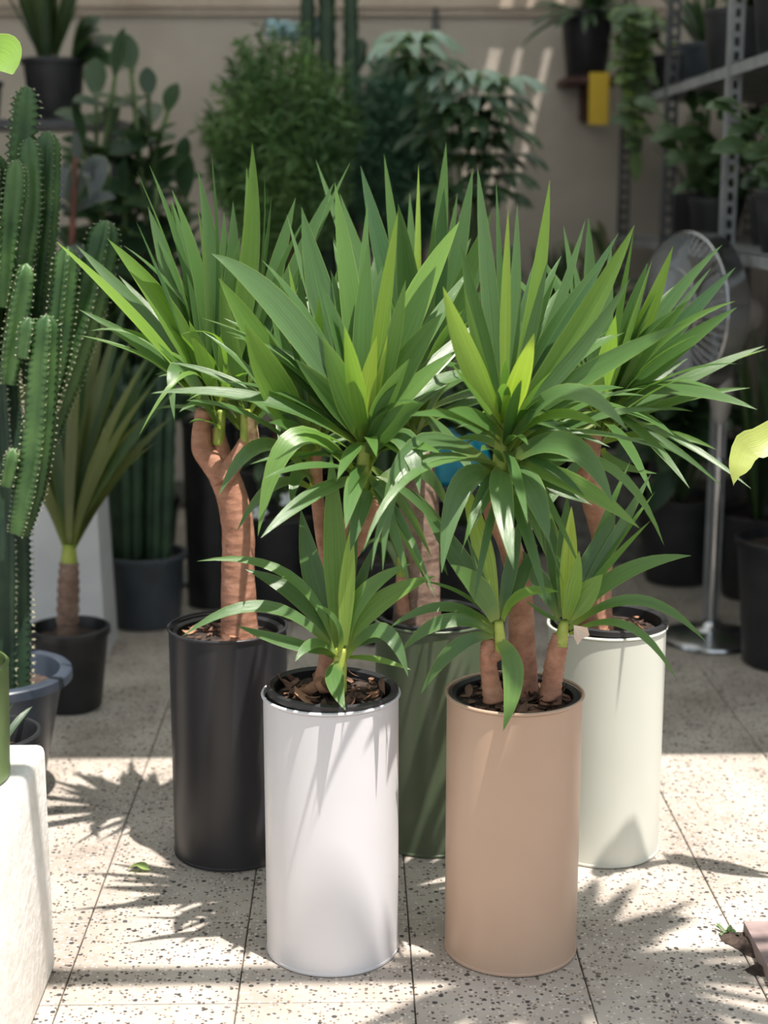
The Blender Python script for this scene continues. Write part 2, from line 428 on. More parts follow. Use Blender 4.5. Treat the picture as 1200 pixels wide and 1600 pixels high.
# roof out of view, added to shade the back: translucent sheets on beams
RZH = 2.78
roof = obj('added_roof', MB().box((WX0-.3, 2.89, RZH), (WX1+.3, 6.26, RZH+.004)), 'sheet'); struct(roof)
gaps = [(WX0-.3, .76), (.81, .87), (.90, .99), (1.02, WX1+.3)]          # rear sheets, narrow slits between them placed to streak the wall with sun
for k, (xa, xb) in enumerate(gaps):
    struct(obj('trim_%d' % (9+k), MB().box((xa, 6.26, RZH), (xb, WALL_Y+.3, RZH+.004)), 'sheet'))
struct(obj('trim_2', MB().box((WX0-.3, 2.85, RZH-.06), (WX1+.3, 2.90, RZH)), 'roof'))
struct(obj('trim_3', MB().box((WX0-.3, 1.78, RZH-.06), (WX1+.3, 1.83, RZH)), 'roof'))
for k, x in enumerate((WX0-.2, WX1+.2)):
    struct(obj('trim_%d' % (4+k), MB().box((x-.04, 1.6, RZH-.12), (x+.04, WALL_Y, RZH-.02)), 'roof'))
    struct(obj('trim_%d' % (6+k), MB().box((x-.04, 1.6, 0), (x+.04, 1.68, RZH-.12)), 'roof'))
# conduit on the wall
p0, p1 = at(681, 0, WALL_Y-.03), at(681, 100, WALL_Y-.03)
struct(obj('trim_8', MB().tube([(p0.x, WALL_Y-.02, p1.z-1.2), (p0.x, WALL_Y-.02, WALL_H)], .012, 8), 'dark_steel', smooth=True))

# ================================================================== planters
PR, PH = 0.1185, 0.473
def planter(px, py, mat, label):
    c = flo(px, py); c.z = 0
    t = thing('cylinder_planter', label, 'planter', c, 'tall cylinder planters')
    prof = [(0.001, 0.001), (PR-0.004, 0.001), (PR-0.0015, 0.002), (PR-0.0015, 0.006), (PR-0.0025, 0.007)]
    prof += [(PR-0.0025, PH-0.008)]
    prof += [(PR-0.0055, PH-0.008), (PR-0.0055, 0.02), (0.001, 0.02)]
    obj('body', MB().lathe(prof, c, 96), mat, t, smooth=True, sharp=35)
    ring = [(PR-0.0018+0.0030*math.cos(a), PH-0.004+0.0030*math.sin(a)) for a in [2*math.pi*i/10 for i in range(10)]]
    obj('rim', MB().lathe(ring, c, 96, closed=True), mat, t, smooth=True)
    return c
cB = planter(520, 1477, 'white_pot', 'glossy white cylinder planter with torn black liner at its rim')
cC = planter(797, 1477, 'tan_pot', 'tan beige cylinder planter with black liner inside its rim')
cA = planter(363, 1325, 'black_pot', 'matte black cylinder planter with a soft vertical sheen')
cD = planter(674, 1305, 'green_pot', 'dark olive green cylinder planter behind the white and tan planters')
cE = planter(938, 1320, 'sage_pot', 'pale sage white cylinder planter behind the tan planter')

def mulch(parent, c, z, r, n, mats=('mulch',), size=(.012, .032)):
    """curled scraps of dry leaf lying on the soil"""
    for i in range(n):
        a = random.uniform(0, 2*math.pi); rr = r*math.sqrt(random.random())*0.94
        s = random.uniform(*size); p = V((c.x+rr*math.cos(a), c.y+rr*math.sin(a), z+random.uniform(.003, .012)))
        d = random.uniform(0, 2*math.pi); t = V((math.cos(d), math.sin(d), random.uniform(-.3, .8))).normalized()
        b = t.cross(V((random.uniform(-.5,.5), random.uniform(-.5,.5), 1))).normalized(); nn = b.cross(t)
        mb = MB()
        w = s*random.uniform(.3, .55); cu = random.uniform(.15, .5)*w
        for q, (u, ww) in enumerate(((-1, .15), (-.45, .85), (.1, 1), (.6, .7), (1, .1))):
            jig = random.uniform(.7, 1.2)
            for k in (-1, 0, 1):
                mb.v.append(tuple(p + t*(u*s*.5) + b*(k*w*.5*ww*jig) + nn*(cu*(abs(k)*.6) + cu*u*u*.6)))
        for q in range(4):
            for k in range(2): e = q*3+k; mb.f.append((e, e+1, e+4, e+3))
        # keep inside the liner
        mb.v = [(max(c.x-r, min(c.x+r, x)), y, max(z-.004, zz)) for x, y, zz in mb.v]
        obj('dry_leaf', mb, random.choice(mats), parent, smooth=True)

def liner(t, c, tilt=(0, 0), dz=0.0, r=.1062, soil_drop=.03):
    mb = MB()
    prof = [(r*.86, .08), (r-.004, PH-.012), (r+.006, PH-.006), (r+.0065, PH+.004), (r+.001, PH+.0065), (r-.006, PH+.002), (r-.0085, PH-.02), (r*.84, .085), (.001, .085), (.001, .08)]
    mb.lathe(prof, (0,0,0), 64)
    rot = Matrix.Rotation(tilt[0], 3, 'X') @ Matrix.Rotation(tilt[1], 3, 'Y')
    piv = V((0,0,.12))
    mb.v = [tuple(c + piv + rot @ (V(v)-piv) + V((0,0,dz))) for v in mb.v]
    obj('nursery_pot', mb, 'nursery', t, smooth=True, sharp=50)
    zs = PH + dz - soil_drop
    so = obj('soil', disc_mesh((c.x, c.y, zs), r-.0075, .005, 8, 40), 'soil', t, smooth=True)
    return zs, so

def trunk(t, path, Y, radpx, mat='bark', name='trunk', dY=None, seg=16, n=7, rough=.022, rings=0.0):
    pts = [at(x, y, Y + (dY[i] if dY else 0)) for i, (x, y) in enumerate(path)]
    k = pxm(pts[0])
    P, R = smoothpath(pts, [r*k for r in radpx], n)
    R = [r*(1+random.uniform(-rough, rough)) * (1 + (rings if i % 2 else -rings)) for i, r in enumerate(R)]
    return obj(name, MB().tube(P, R, seg), mat, t, smooth=True)

def rosette(t, head, Y, leaves, lstd=.42, spread=1.0, rise=0.04):
    """leaves: (tip x, tip y, width px, tone[, mid x, mid y[, depth offset[, mix]]]) measured in the photograph"""
    O = at(head[0], head[1], Y)
    for L in leaves:
        tx, ty, w, tn = L[:4]
        mx = L[4] if len(L) > 4 else None; my = L[5] if len(L) > 5 else None
        d = L[6] if len(L) > 6 else None
        mix = L[7] if len(L) > 7 else None
        tip0 = at(tx, ty, Y)
        l2 = (tip0-O).length
        if d is None:
            d = math.sqrt(max(.0, lstd**2 - l2**2))*.75 + .03
            d *= random.choice((-1, 1, -1, -.3, .4))*spread
        tip = at(tx, ty, Y + d)
        # leaf starts a little way up the stem on its own side
        out = V((tip.x-O.x, tip.y-O.y, 0)); out = out.normalized() if out.length > 1e-5 else V((0,-1,0))
        se = (tip.z-O.z)/max(.05, (tip-O).length)
        P0 = O + out*.008 + V((0,0, (se-.35)*rise*1.5 + random.uniform(-.25, .25)*rise))
        if mx is None:
            ln = (tip-P0).length
            P1 = (P0+tip)*.5 + V((0,0,.10*ln)) - out*(.06*ln)
        else:
            s0 = math.hypot(mx-head[0], my-head[1]); s1 = math.hypot(tx-mx, ty-my)
            t0 = max(.27, min(.6, s0/(s0+s1)))
            Mi = at(mx, my, Y + d*t0)
            P1 = (Mi - P0*(1-t0)**2 - tip*t0**2)*(1/(2*t0*(1-t0)))
        wm = w*pxm(O)*1.02
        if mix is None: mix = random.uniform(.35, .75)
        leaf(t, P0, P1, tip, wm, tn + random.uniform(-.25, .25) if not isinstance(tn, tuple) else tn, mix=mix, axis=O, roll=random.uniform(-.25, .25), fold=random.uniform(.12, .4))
    return O
def fill(t, head, Y, n, ln=(.28, .42), el=(20, 80), az=(0, 360), w=26, tn=(0, 1.8), droop=.10):
    O = at(head[0], head[1], Y)
    for i in range(n):
        e = math.radians(random.uniform(*el)); a = math.radians(random.uniform(*az)); l = random.uniform(*ln)
        dr = V((math.cos(a)*math.cos(e), math.sin(a)*math.cos(e), math.sin(e)))
        P0 = O + V((dr.x, dr.y, 0))*.01 + V((0,0,random.uniform(-.05, .04)))
        P2 = P0 + dr*l - V((0,0,droop*l*math.cos(e)*2))
        P1 = P0 + dr*l*.5 + V((0,0,.08*l)) - V((dr.x, dr.y, 0))*.05*l
        leaf(t, P0, P1, P2, w*random.uniform(.7, 1.15)*pxm(O), random.uniform(*tn), mix=random.uniform(.1, .6), axis=O, fold=random.uniform(.15, .4))

def sheath(t, base, top, Y, r0, r1, mat='shoot', name='shoot'):
    trunk(t, [base, ((base[0]+top[0])/2, (base[1]+top[1])/2), top], Y, [r0, (r0+r1)/2, r1], mat, name, seg=12, n=4, rough=.02)

# ------------------------------------------------------------------ yucca in the black planter
YA = 2.94
tA = thing('yucca', 'forked red-brown trunk yucca growing in the black planter', 'plant', cA + V((0,0,.08)), 'yuccas in cylinder planters')
zA, so = liner(tA, cA, dz=-.016, soil_drop=.012)
mulch(so, cA, zA, .092, 40, ('mulch', 'mulch', 'mulch2'))
trunk(tA, [(374,1010),(374,975),(372,900),(372,830),(362,775),(346,735)], YA, [33,29,26,25,24,23])
trunk(tA, [(350,748),(331,722),(316,700),(315,668),(319,640)], YA-.01, [20,19,17,14,12], name='branch')
trunk(tA, [(346,740),(348,715),(343,690),(340,668)], YA, [18,15,12,10], name='branch')
trunk(tA, [(348,748),(366,722),(378,700),(388,680)], YA-.02, [18,14,11,9], name='branch')
sheath(tA, (341,695), (345,640), YA-.005, 10, 8); sheath(tA, (384,690), (384,640), YA-.022, 9, 8); sheath(tA, (397,690), (393,650), YA-.03, 9, 7, 'cut', 'shoot')
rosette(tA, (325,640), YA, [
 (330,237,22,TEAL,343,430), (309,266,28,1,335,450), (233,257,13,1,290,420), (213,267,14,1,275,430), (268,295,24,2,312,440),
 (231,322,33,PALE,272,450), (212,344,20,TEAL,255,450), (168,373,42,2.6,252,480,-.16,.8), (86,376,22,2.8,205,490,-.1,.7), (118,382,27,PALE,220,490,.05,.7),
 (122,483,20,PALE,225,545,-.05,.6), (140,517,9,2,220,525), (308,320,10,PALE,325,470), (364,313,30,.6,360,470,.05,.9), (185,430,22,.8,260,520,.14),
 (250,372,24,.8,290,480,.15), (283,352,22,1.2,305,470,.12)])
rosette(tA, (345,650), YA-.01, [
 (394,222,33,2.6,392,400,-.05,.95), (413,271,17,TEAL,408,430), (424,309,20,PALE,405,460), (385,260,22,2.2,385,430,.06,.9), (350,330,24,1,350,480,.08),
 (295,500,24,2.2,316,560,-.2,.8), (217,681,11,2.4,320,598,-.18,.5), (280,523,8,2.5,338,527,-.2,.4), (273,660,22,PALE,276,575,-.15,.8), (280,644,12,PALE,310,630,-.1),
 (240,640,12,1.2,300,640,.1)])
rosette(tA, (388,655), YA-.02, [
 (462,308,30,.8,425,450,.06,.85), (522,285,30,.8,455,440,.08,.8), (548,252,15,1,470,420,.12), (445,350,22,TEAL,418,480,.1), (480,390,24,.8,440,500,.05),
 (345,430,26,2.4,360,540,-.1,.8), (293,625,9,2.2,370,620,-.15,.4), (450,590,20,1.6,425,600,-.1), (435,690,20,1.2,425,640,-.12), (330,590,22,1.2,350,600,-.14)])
fill(tA, (330,625), YA, 24, (.24,.40), (36,84), (10,220), 22, (0,2.0)); fill(tA, (380,635), YA, 26, (.24,.40), (36,84), (-20,190), 22, (0,2.0))
fill(tA, (350,635), YA, 14, (.12,.22), (20,75), (190,350), 16, (.5,2.2))

# ------------------------------------------------------------------ yucca in the olive planter
YD = 2.99
tD = thing('yucca', 'thick trunk yucca in the dark olive planter, mostly hidden by its neighbours', 'plant', cD + V((0,0,.08)), 'yuccas in cylinder planters')
zD, so = liner(tD, cD, soil_drop=.022)
mulch(so, cD, zD, .092, 36, ('mulch', 'mulch2', 'mulch'))
trunk(tD, [(652,985),(652,940),(654,880),(655,810),(652,740),(650,690)], YD, [42,36,33,31,28,22], 'bark_grey')
trunk(tD, [(632,960),(628,925),(628,900)], YD-.04, [10,10,9], 'bark', 'branch'); sheath(tD, (628,905), (628,870), YD-.04, 9, 7)
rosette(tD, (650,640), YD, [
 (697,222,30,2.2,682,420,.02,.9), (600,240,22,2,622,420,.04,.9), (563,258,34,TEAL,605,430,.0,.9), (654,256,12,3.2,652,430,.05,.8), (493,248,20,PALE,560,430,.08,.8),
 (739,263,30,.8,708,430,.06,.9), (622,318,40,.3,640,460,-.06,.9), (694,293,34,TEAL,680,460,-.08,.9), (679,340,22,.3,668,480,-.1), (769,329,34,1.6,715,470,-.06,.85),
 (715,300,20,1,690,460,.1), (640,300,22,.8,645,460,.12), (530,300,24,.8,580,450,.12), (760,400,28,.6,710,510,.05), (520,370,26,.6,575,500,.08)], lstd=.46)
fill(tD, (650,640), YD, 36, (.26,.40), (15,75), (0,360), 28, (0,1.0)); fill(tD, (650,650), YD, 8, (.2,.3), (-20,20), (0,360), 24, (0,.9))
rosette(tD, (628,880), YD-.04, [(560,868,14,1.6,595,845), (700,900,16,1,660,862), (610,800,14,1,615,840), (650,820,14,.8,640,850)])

# ------------------------------------------------------------------ yucca in the sage planter
YE = 2.94
tE = thing('yucca', 'yucca with a crooked red-brown trunk in the pale sage planter', 'plant', cE + V((0,0,.08)), 'yuccas in cylinder planters')
zE, so = liner(tE, cE, tilt=(0, .02), dz=.006, soil_drop=.02)
mulch(so, cE, zE, .092, 42, ('mulch', 'mulch2', 'mulch2'))
trunk(tE, [(930,985),(932,940),(936,880),(944,840),(930,790),(918,745),(922,705),(932,675)], YE, [30,24,21,20,19,18,16,13])
rosette(tE, (938,668), YE, [
 (919,338,26,.9,925,500,.03,.9), (990,363,14,1,965,510), (1012,409,29,.8,975,530,-.02,.85), (1019,405,14,1.2,985,520), (1052,384,28,2.4,1000,520,-.12,.85),
 (1129,382,23,.8,1040,480,.05,.8), (1112,417,15,PALE,1040,510,.02), (1150,417,27,TEAL,1060,510,-.06,.8), (1150,470,15,2,1050,520,-.1,.7), (1079,467,31,2.2,1010,540,-.1,.8),
 (1152,480,31,1.2,1040,560,-.08,.8), (962,492,32,2.4,948,560,-.2,.95), (1195,540,22,1,1050,605,.02,.7), (1173,606,15,1.8,1050,628,-.06,.6), (1083,643,11,1.4,1010,642,-.1),
 (1033,664,11,1.6,990,665,-.12), (1120,703,13,2.2,1035,677,-.05), (1200,545,10,2.2,1100,580,.1), (1027,740,15,PALE,965,725,-.12,.6), (895,400,22,.8,915,520,.1),
 (880,350,20,.8,905,500,.12), (955,380,24,.7,945,520,.1), (1075,560,22,.6,1010,600,.1), (1100,520,20,.5,1020,580,.14), (870,560,22,.5,905,600,.1), (1080,620,18,.8,1010,640,.05)])
fill(tE, (938,655), YE, 40, (.24,.36), (5,75), (-60,200), 26, (0,1.3)); fill(tE, (938,668), YE, 16, (.18,.32), (-35,10), (0,360), 16, (0,1.3))

# ------------------------------------------------------------------ yucca in the white planter
YB = 2.51
tB = thing('yucca', 'large bright yucca in the white planter with a leafy offshoot at its foot', 'plant', cB + V((0,0,.08)), 'yuccas in cylinder planters')
zB, so = liner(tB, cB + V((-.0095, -.002, 0)), tilt=(.0, .035), dz=.004, r=.1062, soil_drop=.010)
mulch(so, cB, zB, .092, 60, ('mulch', 'mulch', 'mulch2'), (.018, .05))
mulch(so, cB + V((-.03,-.05,0)), zB+.004, .03, 4, ('mulch2',), (.05, .07))
trunk(tB, [(510,1075),(514,1040),(520,970),(536,890),(552,820),(560,770),(566,735)], YB+.02, [24,18,15,15,16,15,12])
trunk(tB, [(544,872),(562,840),(578,808),(590,780)], YB+.015, [13,13,14,15], 'bark', 'branch', rings=.06)
trunk(tB, [(588,786),(590,778)], YB+.015, [14,12], 'cut', 'cut_end', n=2)
trunk(tB, [(528,930),(508,860),(498,800),(494,745),(493,705)], YB+.07, [12,11,10,10,10], 'bark', 'branch')
sheath(tB, (494,760), (492,690), YB+.07, 10, 9); sheath(tB, (566,775), (571,690), YB-.005, 15, 10)
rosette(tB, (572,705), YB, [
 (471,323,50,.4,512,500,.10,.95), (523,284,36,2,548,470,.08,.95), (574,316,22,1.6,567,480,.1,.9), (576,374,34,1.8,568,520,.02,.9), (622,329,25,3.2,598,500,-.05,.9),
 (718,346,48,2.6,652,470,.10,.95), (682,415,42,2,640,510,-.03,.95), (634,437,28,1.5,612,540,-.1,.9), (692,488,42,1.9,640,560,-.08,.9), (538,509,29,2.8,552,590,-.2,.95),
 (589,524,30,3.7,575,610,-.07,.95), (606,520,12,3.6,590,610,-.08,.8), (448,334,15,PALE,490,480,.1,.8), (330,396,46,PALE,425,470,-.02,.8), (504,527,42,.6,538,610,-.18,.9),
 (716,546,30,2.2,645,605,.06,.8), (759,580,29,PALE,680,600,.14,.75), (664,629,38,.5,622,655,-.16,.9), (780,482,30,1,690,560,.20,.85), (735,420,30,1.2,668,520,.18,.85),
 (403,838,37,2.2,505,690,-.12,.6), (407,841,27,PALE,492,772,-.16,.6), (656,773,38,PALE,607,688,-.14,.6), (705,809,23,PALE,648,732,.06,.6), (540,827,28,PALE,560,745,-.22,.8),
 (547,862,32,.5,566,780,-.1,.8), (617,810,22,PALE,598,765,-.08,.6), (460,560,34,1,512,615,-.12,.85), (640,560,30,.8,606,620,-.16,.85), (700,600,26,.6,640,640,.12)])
rosette(tB, (492,715), YB+.07, [
 (341,434,41,2.4,402,530,-.05,.9), (382,505,58,2.6,425,600,-.16,.9), (499,460,27,3,496,570,-.05,.9), (450,410,16,3.2,472,540,0,.8), (420,470,26,1,455,580,.05),
 (342,774,28,PALE,440,704,-.1,.6), (370,831,17,PALE,435,755,-.05,.6), (400,600,26,.8,445,640,-.1,.8), (420,660,26,.8,455,670,-.14,.8), (540,480,30,.5,520,590,.02), (455,790,22,.6,470,740,-.1,.7), (390,560,14,2,430,580,-.05,.5)])
fill(tB, (571,690), YB, 34, (.24,.38), (24,80), (60,195), 28, (0,1.4)); fill(tB, (492,700), YB+.06, 14, (.2,.34), (36,82), (10,220), 24, (0,1.4))
fill(tB, (572,700), YB, 14, (.12,.22), (-15,60), (190,320), 20, (.2,2.0)); fill(tB, (572,730), YB, 9, (.12,.19), (-40,0), (-80,110), 16, (.2,1.8), .3)
YBo = YB-.055
sheath(tB, (529,1080), (533,1012), YBo, 13, 9)
rosette(tB, (533,1020), YBo, [
 (517,707,36,2.4,523,860,.02,.95), (550,816,25,3.2,543,910,-.02,.95), (470,795,38,.4,493,910,.08,.95), (307,877,17,1.8,440,893,.02,.5), (382,889,30,.3,462,930,.05,.7),
 (284,995,23,PALE,425,951,-.06,.6), (368,977,21,.6,455,1006,-.04,.6), (461,1034,22,PALE,492,1007,-.08,.6), (540,1110,30,1,522,1058,-.10,.8), (493,945,20,PALE,520,968,-.12,.7),
 (641,881,28,2.4,572,925,-.02,.8), (680,900,32,2.4,590,945,.0,.8), (638,1058,27,PALE,590,985,-.08,.6), (643,1047,11,2.4,585,1030,-.04,.5), (585,850,22,.4,558,930,.06,.8),
 (600,1000,24,.5,565,1000,.06,.7), (470,1020,24,.3,495,1010,.06,.7), (560,770,24,.5,545,890,.06,.8)], lstd=.3, rise=.015)

# ------------------------------------------------------------------ yucca in the tan planter
YC = 2.51
tC = thing('yucca', 'large bright yucca in the tan planter with two stubby offshoots at its foot', 'plant', cC + V((0,0,.08)), 'yuccas in cylinder planters')
zC, so = liner(tC, cC, dz=-.010, soil_drop=.010)
mulch(so, cC, zC, .094, 110, ('mulch', 'mulch', 'mulch'), (.02, .05))
trunk(tC, [(812,1112),(816,1060),(815,990),(812,920),(796,850),(772,800),(770,760),(785,722)], YC+.02, [32,24,20,19,18,17,16,13])
sheath(tC, (780,760), (788,660), YC-.01, 15, 11)
rosette(tC, (787,685), YC-.01, [
 (746,261,27,PALE,764,450,.04,.95), (775,280,11,.8,782,460,.06,.9), (794,325,17,3.7,790,490,-.02,.9), (808,317,20,PALE,803,490,.03,.9), (859,280,26,2.8,836,470,-.02,.9),
 (856,405,19,PALE,828,530,-.04,.8), (692,447,37,3,735,570,-.16,.95), (725,447,17,2.2,752,570,-.12,.8), (992,351,36,2.6,905,510,-.06,.85), (967,363,23,TEAL,885,500,.02,.8),
 (915,342,19,PALE,868,490,.05,.8), (985,434,25,PALE,905,550,-.08,.8), (1070,505,35,1.6,930,580,-.1,.8), (987,530,17,1.8,890,600,-.04,.6), (981,673,42,PALE,872,617,-.24,.75),
 (940,668,30,2.2,868,652,-.2,.7), (835,520,34,3.4,812,590,-.16,.9), (958,787,38,PALE,862,693,-.16,.65), (1000,826,30,2.6,890,752,-.12,.6), (1038,853,19,2.2,930,720,-.02,.6),
 (803,892,36,PALE,782,745,-.20,.75), (858,849,42,PALE,822,755,-.14,.75), (690,896,38,PALE,740,742,-.14,.65), (737,828,28,.6,764,760,-.1,.7), (925,789,26,.4,858,760,-.04,.6),
 (598,894,31,PALE,690,690,-.17,.65), (580,892,18,PALE,680,715,-.20,.6), (567,863,15,1.4,665,730,-.23,.6), (700,640,28,1.2,742,652,-.22,.8), (870,470,26,1,836,580,.06,.85),
 (720,380,28,.8,752,530,-.04,.9), (700,560,26,.6,742,620,-.2), (905,620,28,.8,850,640,-.05,.8), (640,650,22,.6,715,655,-.26)])
fill(tC, (787,680), YC, 34, (.24,.38), (0,78), (-15,115), 26, (0,1.6)); fill(tC, (787,690), YC, 14, (.12,.22), (-15,60), (230,350), 20, (.2,2.0)); fill(tC, (785,725), YC, 10, (.14,.22), (-40,0), (-120,100), 18, (.2,1.8), .3)
YCl = YC-.045
trunk(tC, [(772,1095),(766,1060),(763,1035),(765,1008),(768,998)], YCl, [18,14,13,14,10], rings=.04, name='branch')
trunk(tC, [(768,1030),(779,1022),(784,1008)], YCl-.012, [8,9,9], name='branch', rings=.04)
sheath(tC, (783,1018), (779,970), YCl-.012, 10, 7)
rosette(tC, (779,975), YCl-.012, [
 (719,738,34,3.4,756,870,.02,.95), (656,786,34,.3,722,880,.07,.9), (704,882,35,2.2,744,915,-.06,.9), (607,982,17,1.6,700,948,.0,.5), (625,1020,23,1.4,700,970,-.02,.6),
 (658,1084,23,.8,722,1005,-.02,.6), (786,1143,33,2.2,799,1035,-.09,.85), (875,925,22,2.4,812,932,-.04,.6), (729,836,14,1.4,755,915,0,.6), (654,907,11,1.6,715,925,.0,.5),
 (840,850,26,.4,808,915,.06,.8), (815,800,22,.5,798,890,.06,.8)], lstd=.28, rise=.015)
YCr = YC-.03
trunk(tC, [(858,1100),(862,1070),(866,1040),(872,1010),(876,992)], YCr, [19,16,16,15,12], rings=.05, name='branch')
sheath(tC, (875,1008), (882,970), YCr-.004, 12, 7)
rosette(tC, (882,975), YCr-.004, [
 (893,790,27,3.7,888,890,-.02,.95), (886,773,30,.8,884,880,.04,.9), (942,897,38,2.4,918,925,-.06,.95), (962,798,42,.4,922,890,.05,.9), (1017,740,20,PALE,950,860,.06,.8),
 (1017,813,13,2.2,945,890,.0,.6), (1081,868,27,1.6,985,890,.02,.7), (1104,1004,18,1.2,990,938,-.06,.5), (1057,1062,15,1.4,950,972,-.08,.5), (820,937,11,1.8,850,960,0,.5),
 (802,850,28,.4,842,905,.05,.8), (850,777,26,.4,866,880,.07,.85), (985,720,14,1.4,930,850,.08,.7), (1024,768,12,1.6,950,870,.05,.6), (905,860,24,2.8,895,920,-.1,.9)], lstd=.28, rise=.015)
mb = MB(); c0 = at(905, 992, YCr-.03)
for (dx, dy) in ((-8,-14),(12,-12),(16,2),(4,6),(-2,16),(-8,4)): mb.v.append(tuple(c0 + RGT*(dx*.0011) + UPV*(-dy*.0011) + V((0, random.uniform(-.004,.004), 0))))
mb.f = [(0,1,2,3), (0,3,4,5)]
obj('dry_scrap', mb, 'pale_dry', tC)

# ================================================================== the plants and things around
def pot(t, c, r_top, r_bot, h, mat='nursery', lip=.006, lip_h=.02, soil=True, drop=.03, name='pot', fill_mat='soil'):
    obj(name, pot_mesh(c, r_top, r_bot, h, lip=lip, lip_h=lip_h), mat, t, smooth=True, sharp=40)
    if soil: return obj('soil', disc_mesh((c[0], c[1], c[2]+h-drop), r_top-.006-(r_top-r_bot)*drop/h, .004, 6, 32), fill_mat, t, smooth=True)

def ribbed(t, path, rad, ribs=5, depth=.42, pitch=.018, tooth=.10, mat='cactus', spines=True, name='stem', n=None, phase=0.0, spine_len=.005):
    """columnar cactus stem: deep ribs with toothed crests, pale areoles as a sub-part"""
    P = [V(p) for p in path]
    length = sum((P[i+1]-P[i]).length for i in range(len(P)-1))
    n = n or max(3, int(length/pitch*2/(len(P)-1)))
    pts, rr = smoothpath(P, rad, n)
    mb = MB(); m = ribs*4; u = None; crest = []
    k = len(pts); acc = 0.0
    for i, p in enumerate(pts):
        t_ = (pts[min(i+1,k-1)]-pts[max(i-1,0)]).normalized()
        if i: acc += (p-pts[i-1]).length
        if u is None: u = t_.cross(V((0,1,0)) if abs(t_.y) < .9 else V((1,0,0))).normalized()
        u = (u-t_*u.dot(t_)).normalized(); w = t_.cross(u)
        rem = (length-acc)/max(rad[-1]*1.4, 1e-4)
        taper = math.sqrt(max(.02, 1-(1-min(1, rem))**2)) if rem < 1 else 1
        for q in range(m):
            a = 2*math.pi*q/m + phase; s = abs((q % 4)/4.0-.5)*2   # 1 at crest
            r = rr[i]*(1-depth*(1-s)**1.2)*taper
            if q % 4 == 0: r *= 1+tooth*(1 if i % 2 else -1)
            d = u*math.cos(a)+w*math.sin(a)
            mb.v.append(tuple(p+d*r))
            if q % 4 == 0 and i % 2 and i < k-1: crest.append((p+d*r*.985, d, t_))
    for i in range(k-1):
        for q in range(m): mb.f.append((i*m+q, i*m+(q+1) % m, (i+1)*m+(q+1) % m, (i+1)*m+q))
    top = len(mb.v); mb.v.append(tuple(pts[-1]+(pts[-1]-pts[-2])*.4))
    for q in range(m): mb.f.append(((k-1)*m+q, (k-1)*m+(q+1) % m, top))
    st = obj(name, mb, mat, t, smooth=True)
    if spines and crest:
        sb = MB()
        for p, d, t_ in crest:
            b = t_.cross(d)
            for _ in range(3):
                e = (d+b*random.uniform(-.9,.9)+t_*random.uniform(-.9,.9)).normalized()*spine_len*random.uniform(.6,1.2)
                o1 = t_*spine_len*.22; o2 = b*spine_len*.22; q = len(sb.v)
                sb.v += [tuple(p+o1), tuple(p-o1*.5+o2), tuple(p-o1*.5-o2), tuple(p+e)]
                sb.f += [(q,q+1,q+3),(q+1,q+2,q+3),(q+2,q,q+3)]
        so_ = obj('spines', sb, 'spine', st); so_['kind'] = 'stuff'
    return st

def blades(t, c, n, ln, el, w, cols, az=(0, 360), base_r=.02, droop=.15, prof=strap_profile, mix=(.1,.6), mat='bgleaf', seg=8, rnd=random):
    for i in range(n):
        e = math.radians(rnd.uniform(*el)); a = math.radians(rnd.uniform(*az)); l = rnd.uniform(*ln)
        dr = V((math.cos(a)*math.cos(e), math.sin(a)*math.cos(e), math.sin(e)))
        P0 = V(c) + V((dr.x, dr.y, 0))*base_r*rnd.random()
        P2 = P0+dr*l-V((0,0,droop*l)); P1 = P0+dr*l*.55+V((0,0,.05*l))
        leaf(t, P0, P1, P2, w*rnd.uniform(.75,1.2), rnd.choice(cols), mix=rnd.uniform(*mix), axis=V(c), prof=prof, seg=seg, mat=mat)
def ovals(t, stems, per, ln, w, cols, mat='bgleaf', stem_mat='stem_green', stem_r=.004, droop=.25, t0=.3, stem_name='stem', mix=(.2,.7)):
    """stems with oval leaves set along them"""
    for S in stems:
        P, R = smoothpath([V(s) for s in S], [stem_r]*len(S), 5)
        obj(stem_name, MB().tube(P, R, 6), stem_mat, t, smooth=True)
        for i in range(per):
            f = t0+(1-t0)*(i+.5)/per; p = P[min(len(P)-1, int(f*(len(P)-1)))]
            a = i*2.4+random.uniform(-.5,.5); l = random.uniform(*ln)
            d = V((math.cos(a), math.sin(a), random.uniform(.1,.8))).normalized()
            if i == per-1: d = (P[-1]-P[-3]).normalized(); p = P[-1]
            leaf(t, p, p+d*l*.55, p+d*l-V((0,0,droop*l)), w*random.uniform(.8,1.2), random.choice(cols), mix=random.uniform(*mix), prof=oval_profile, seg=8, mat=mat, axis=p)
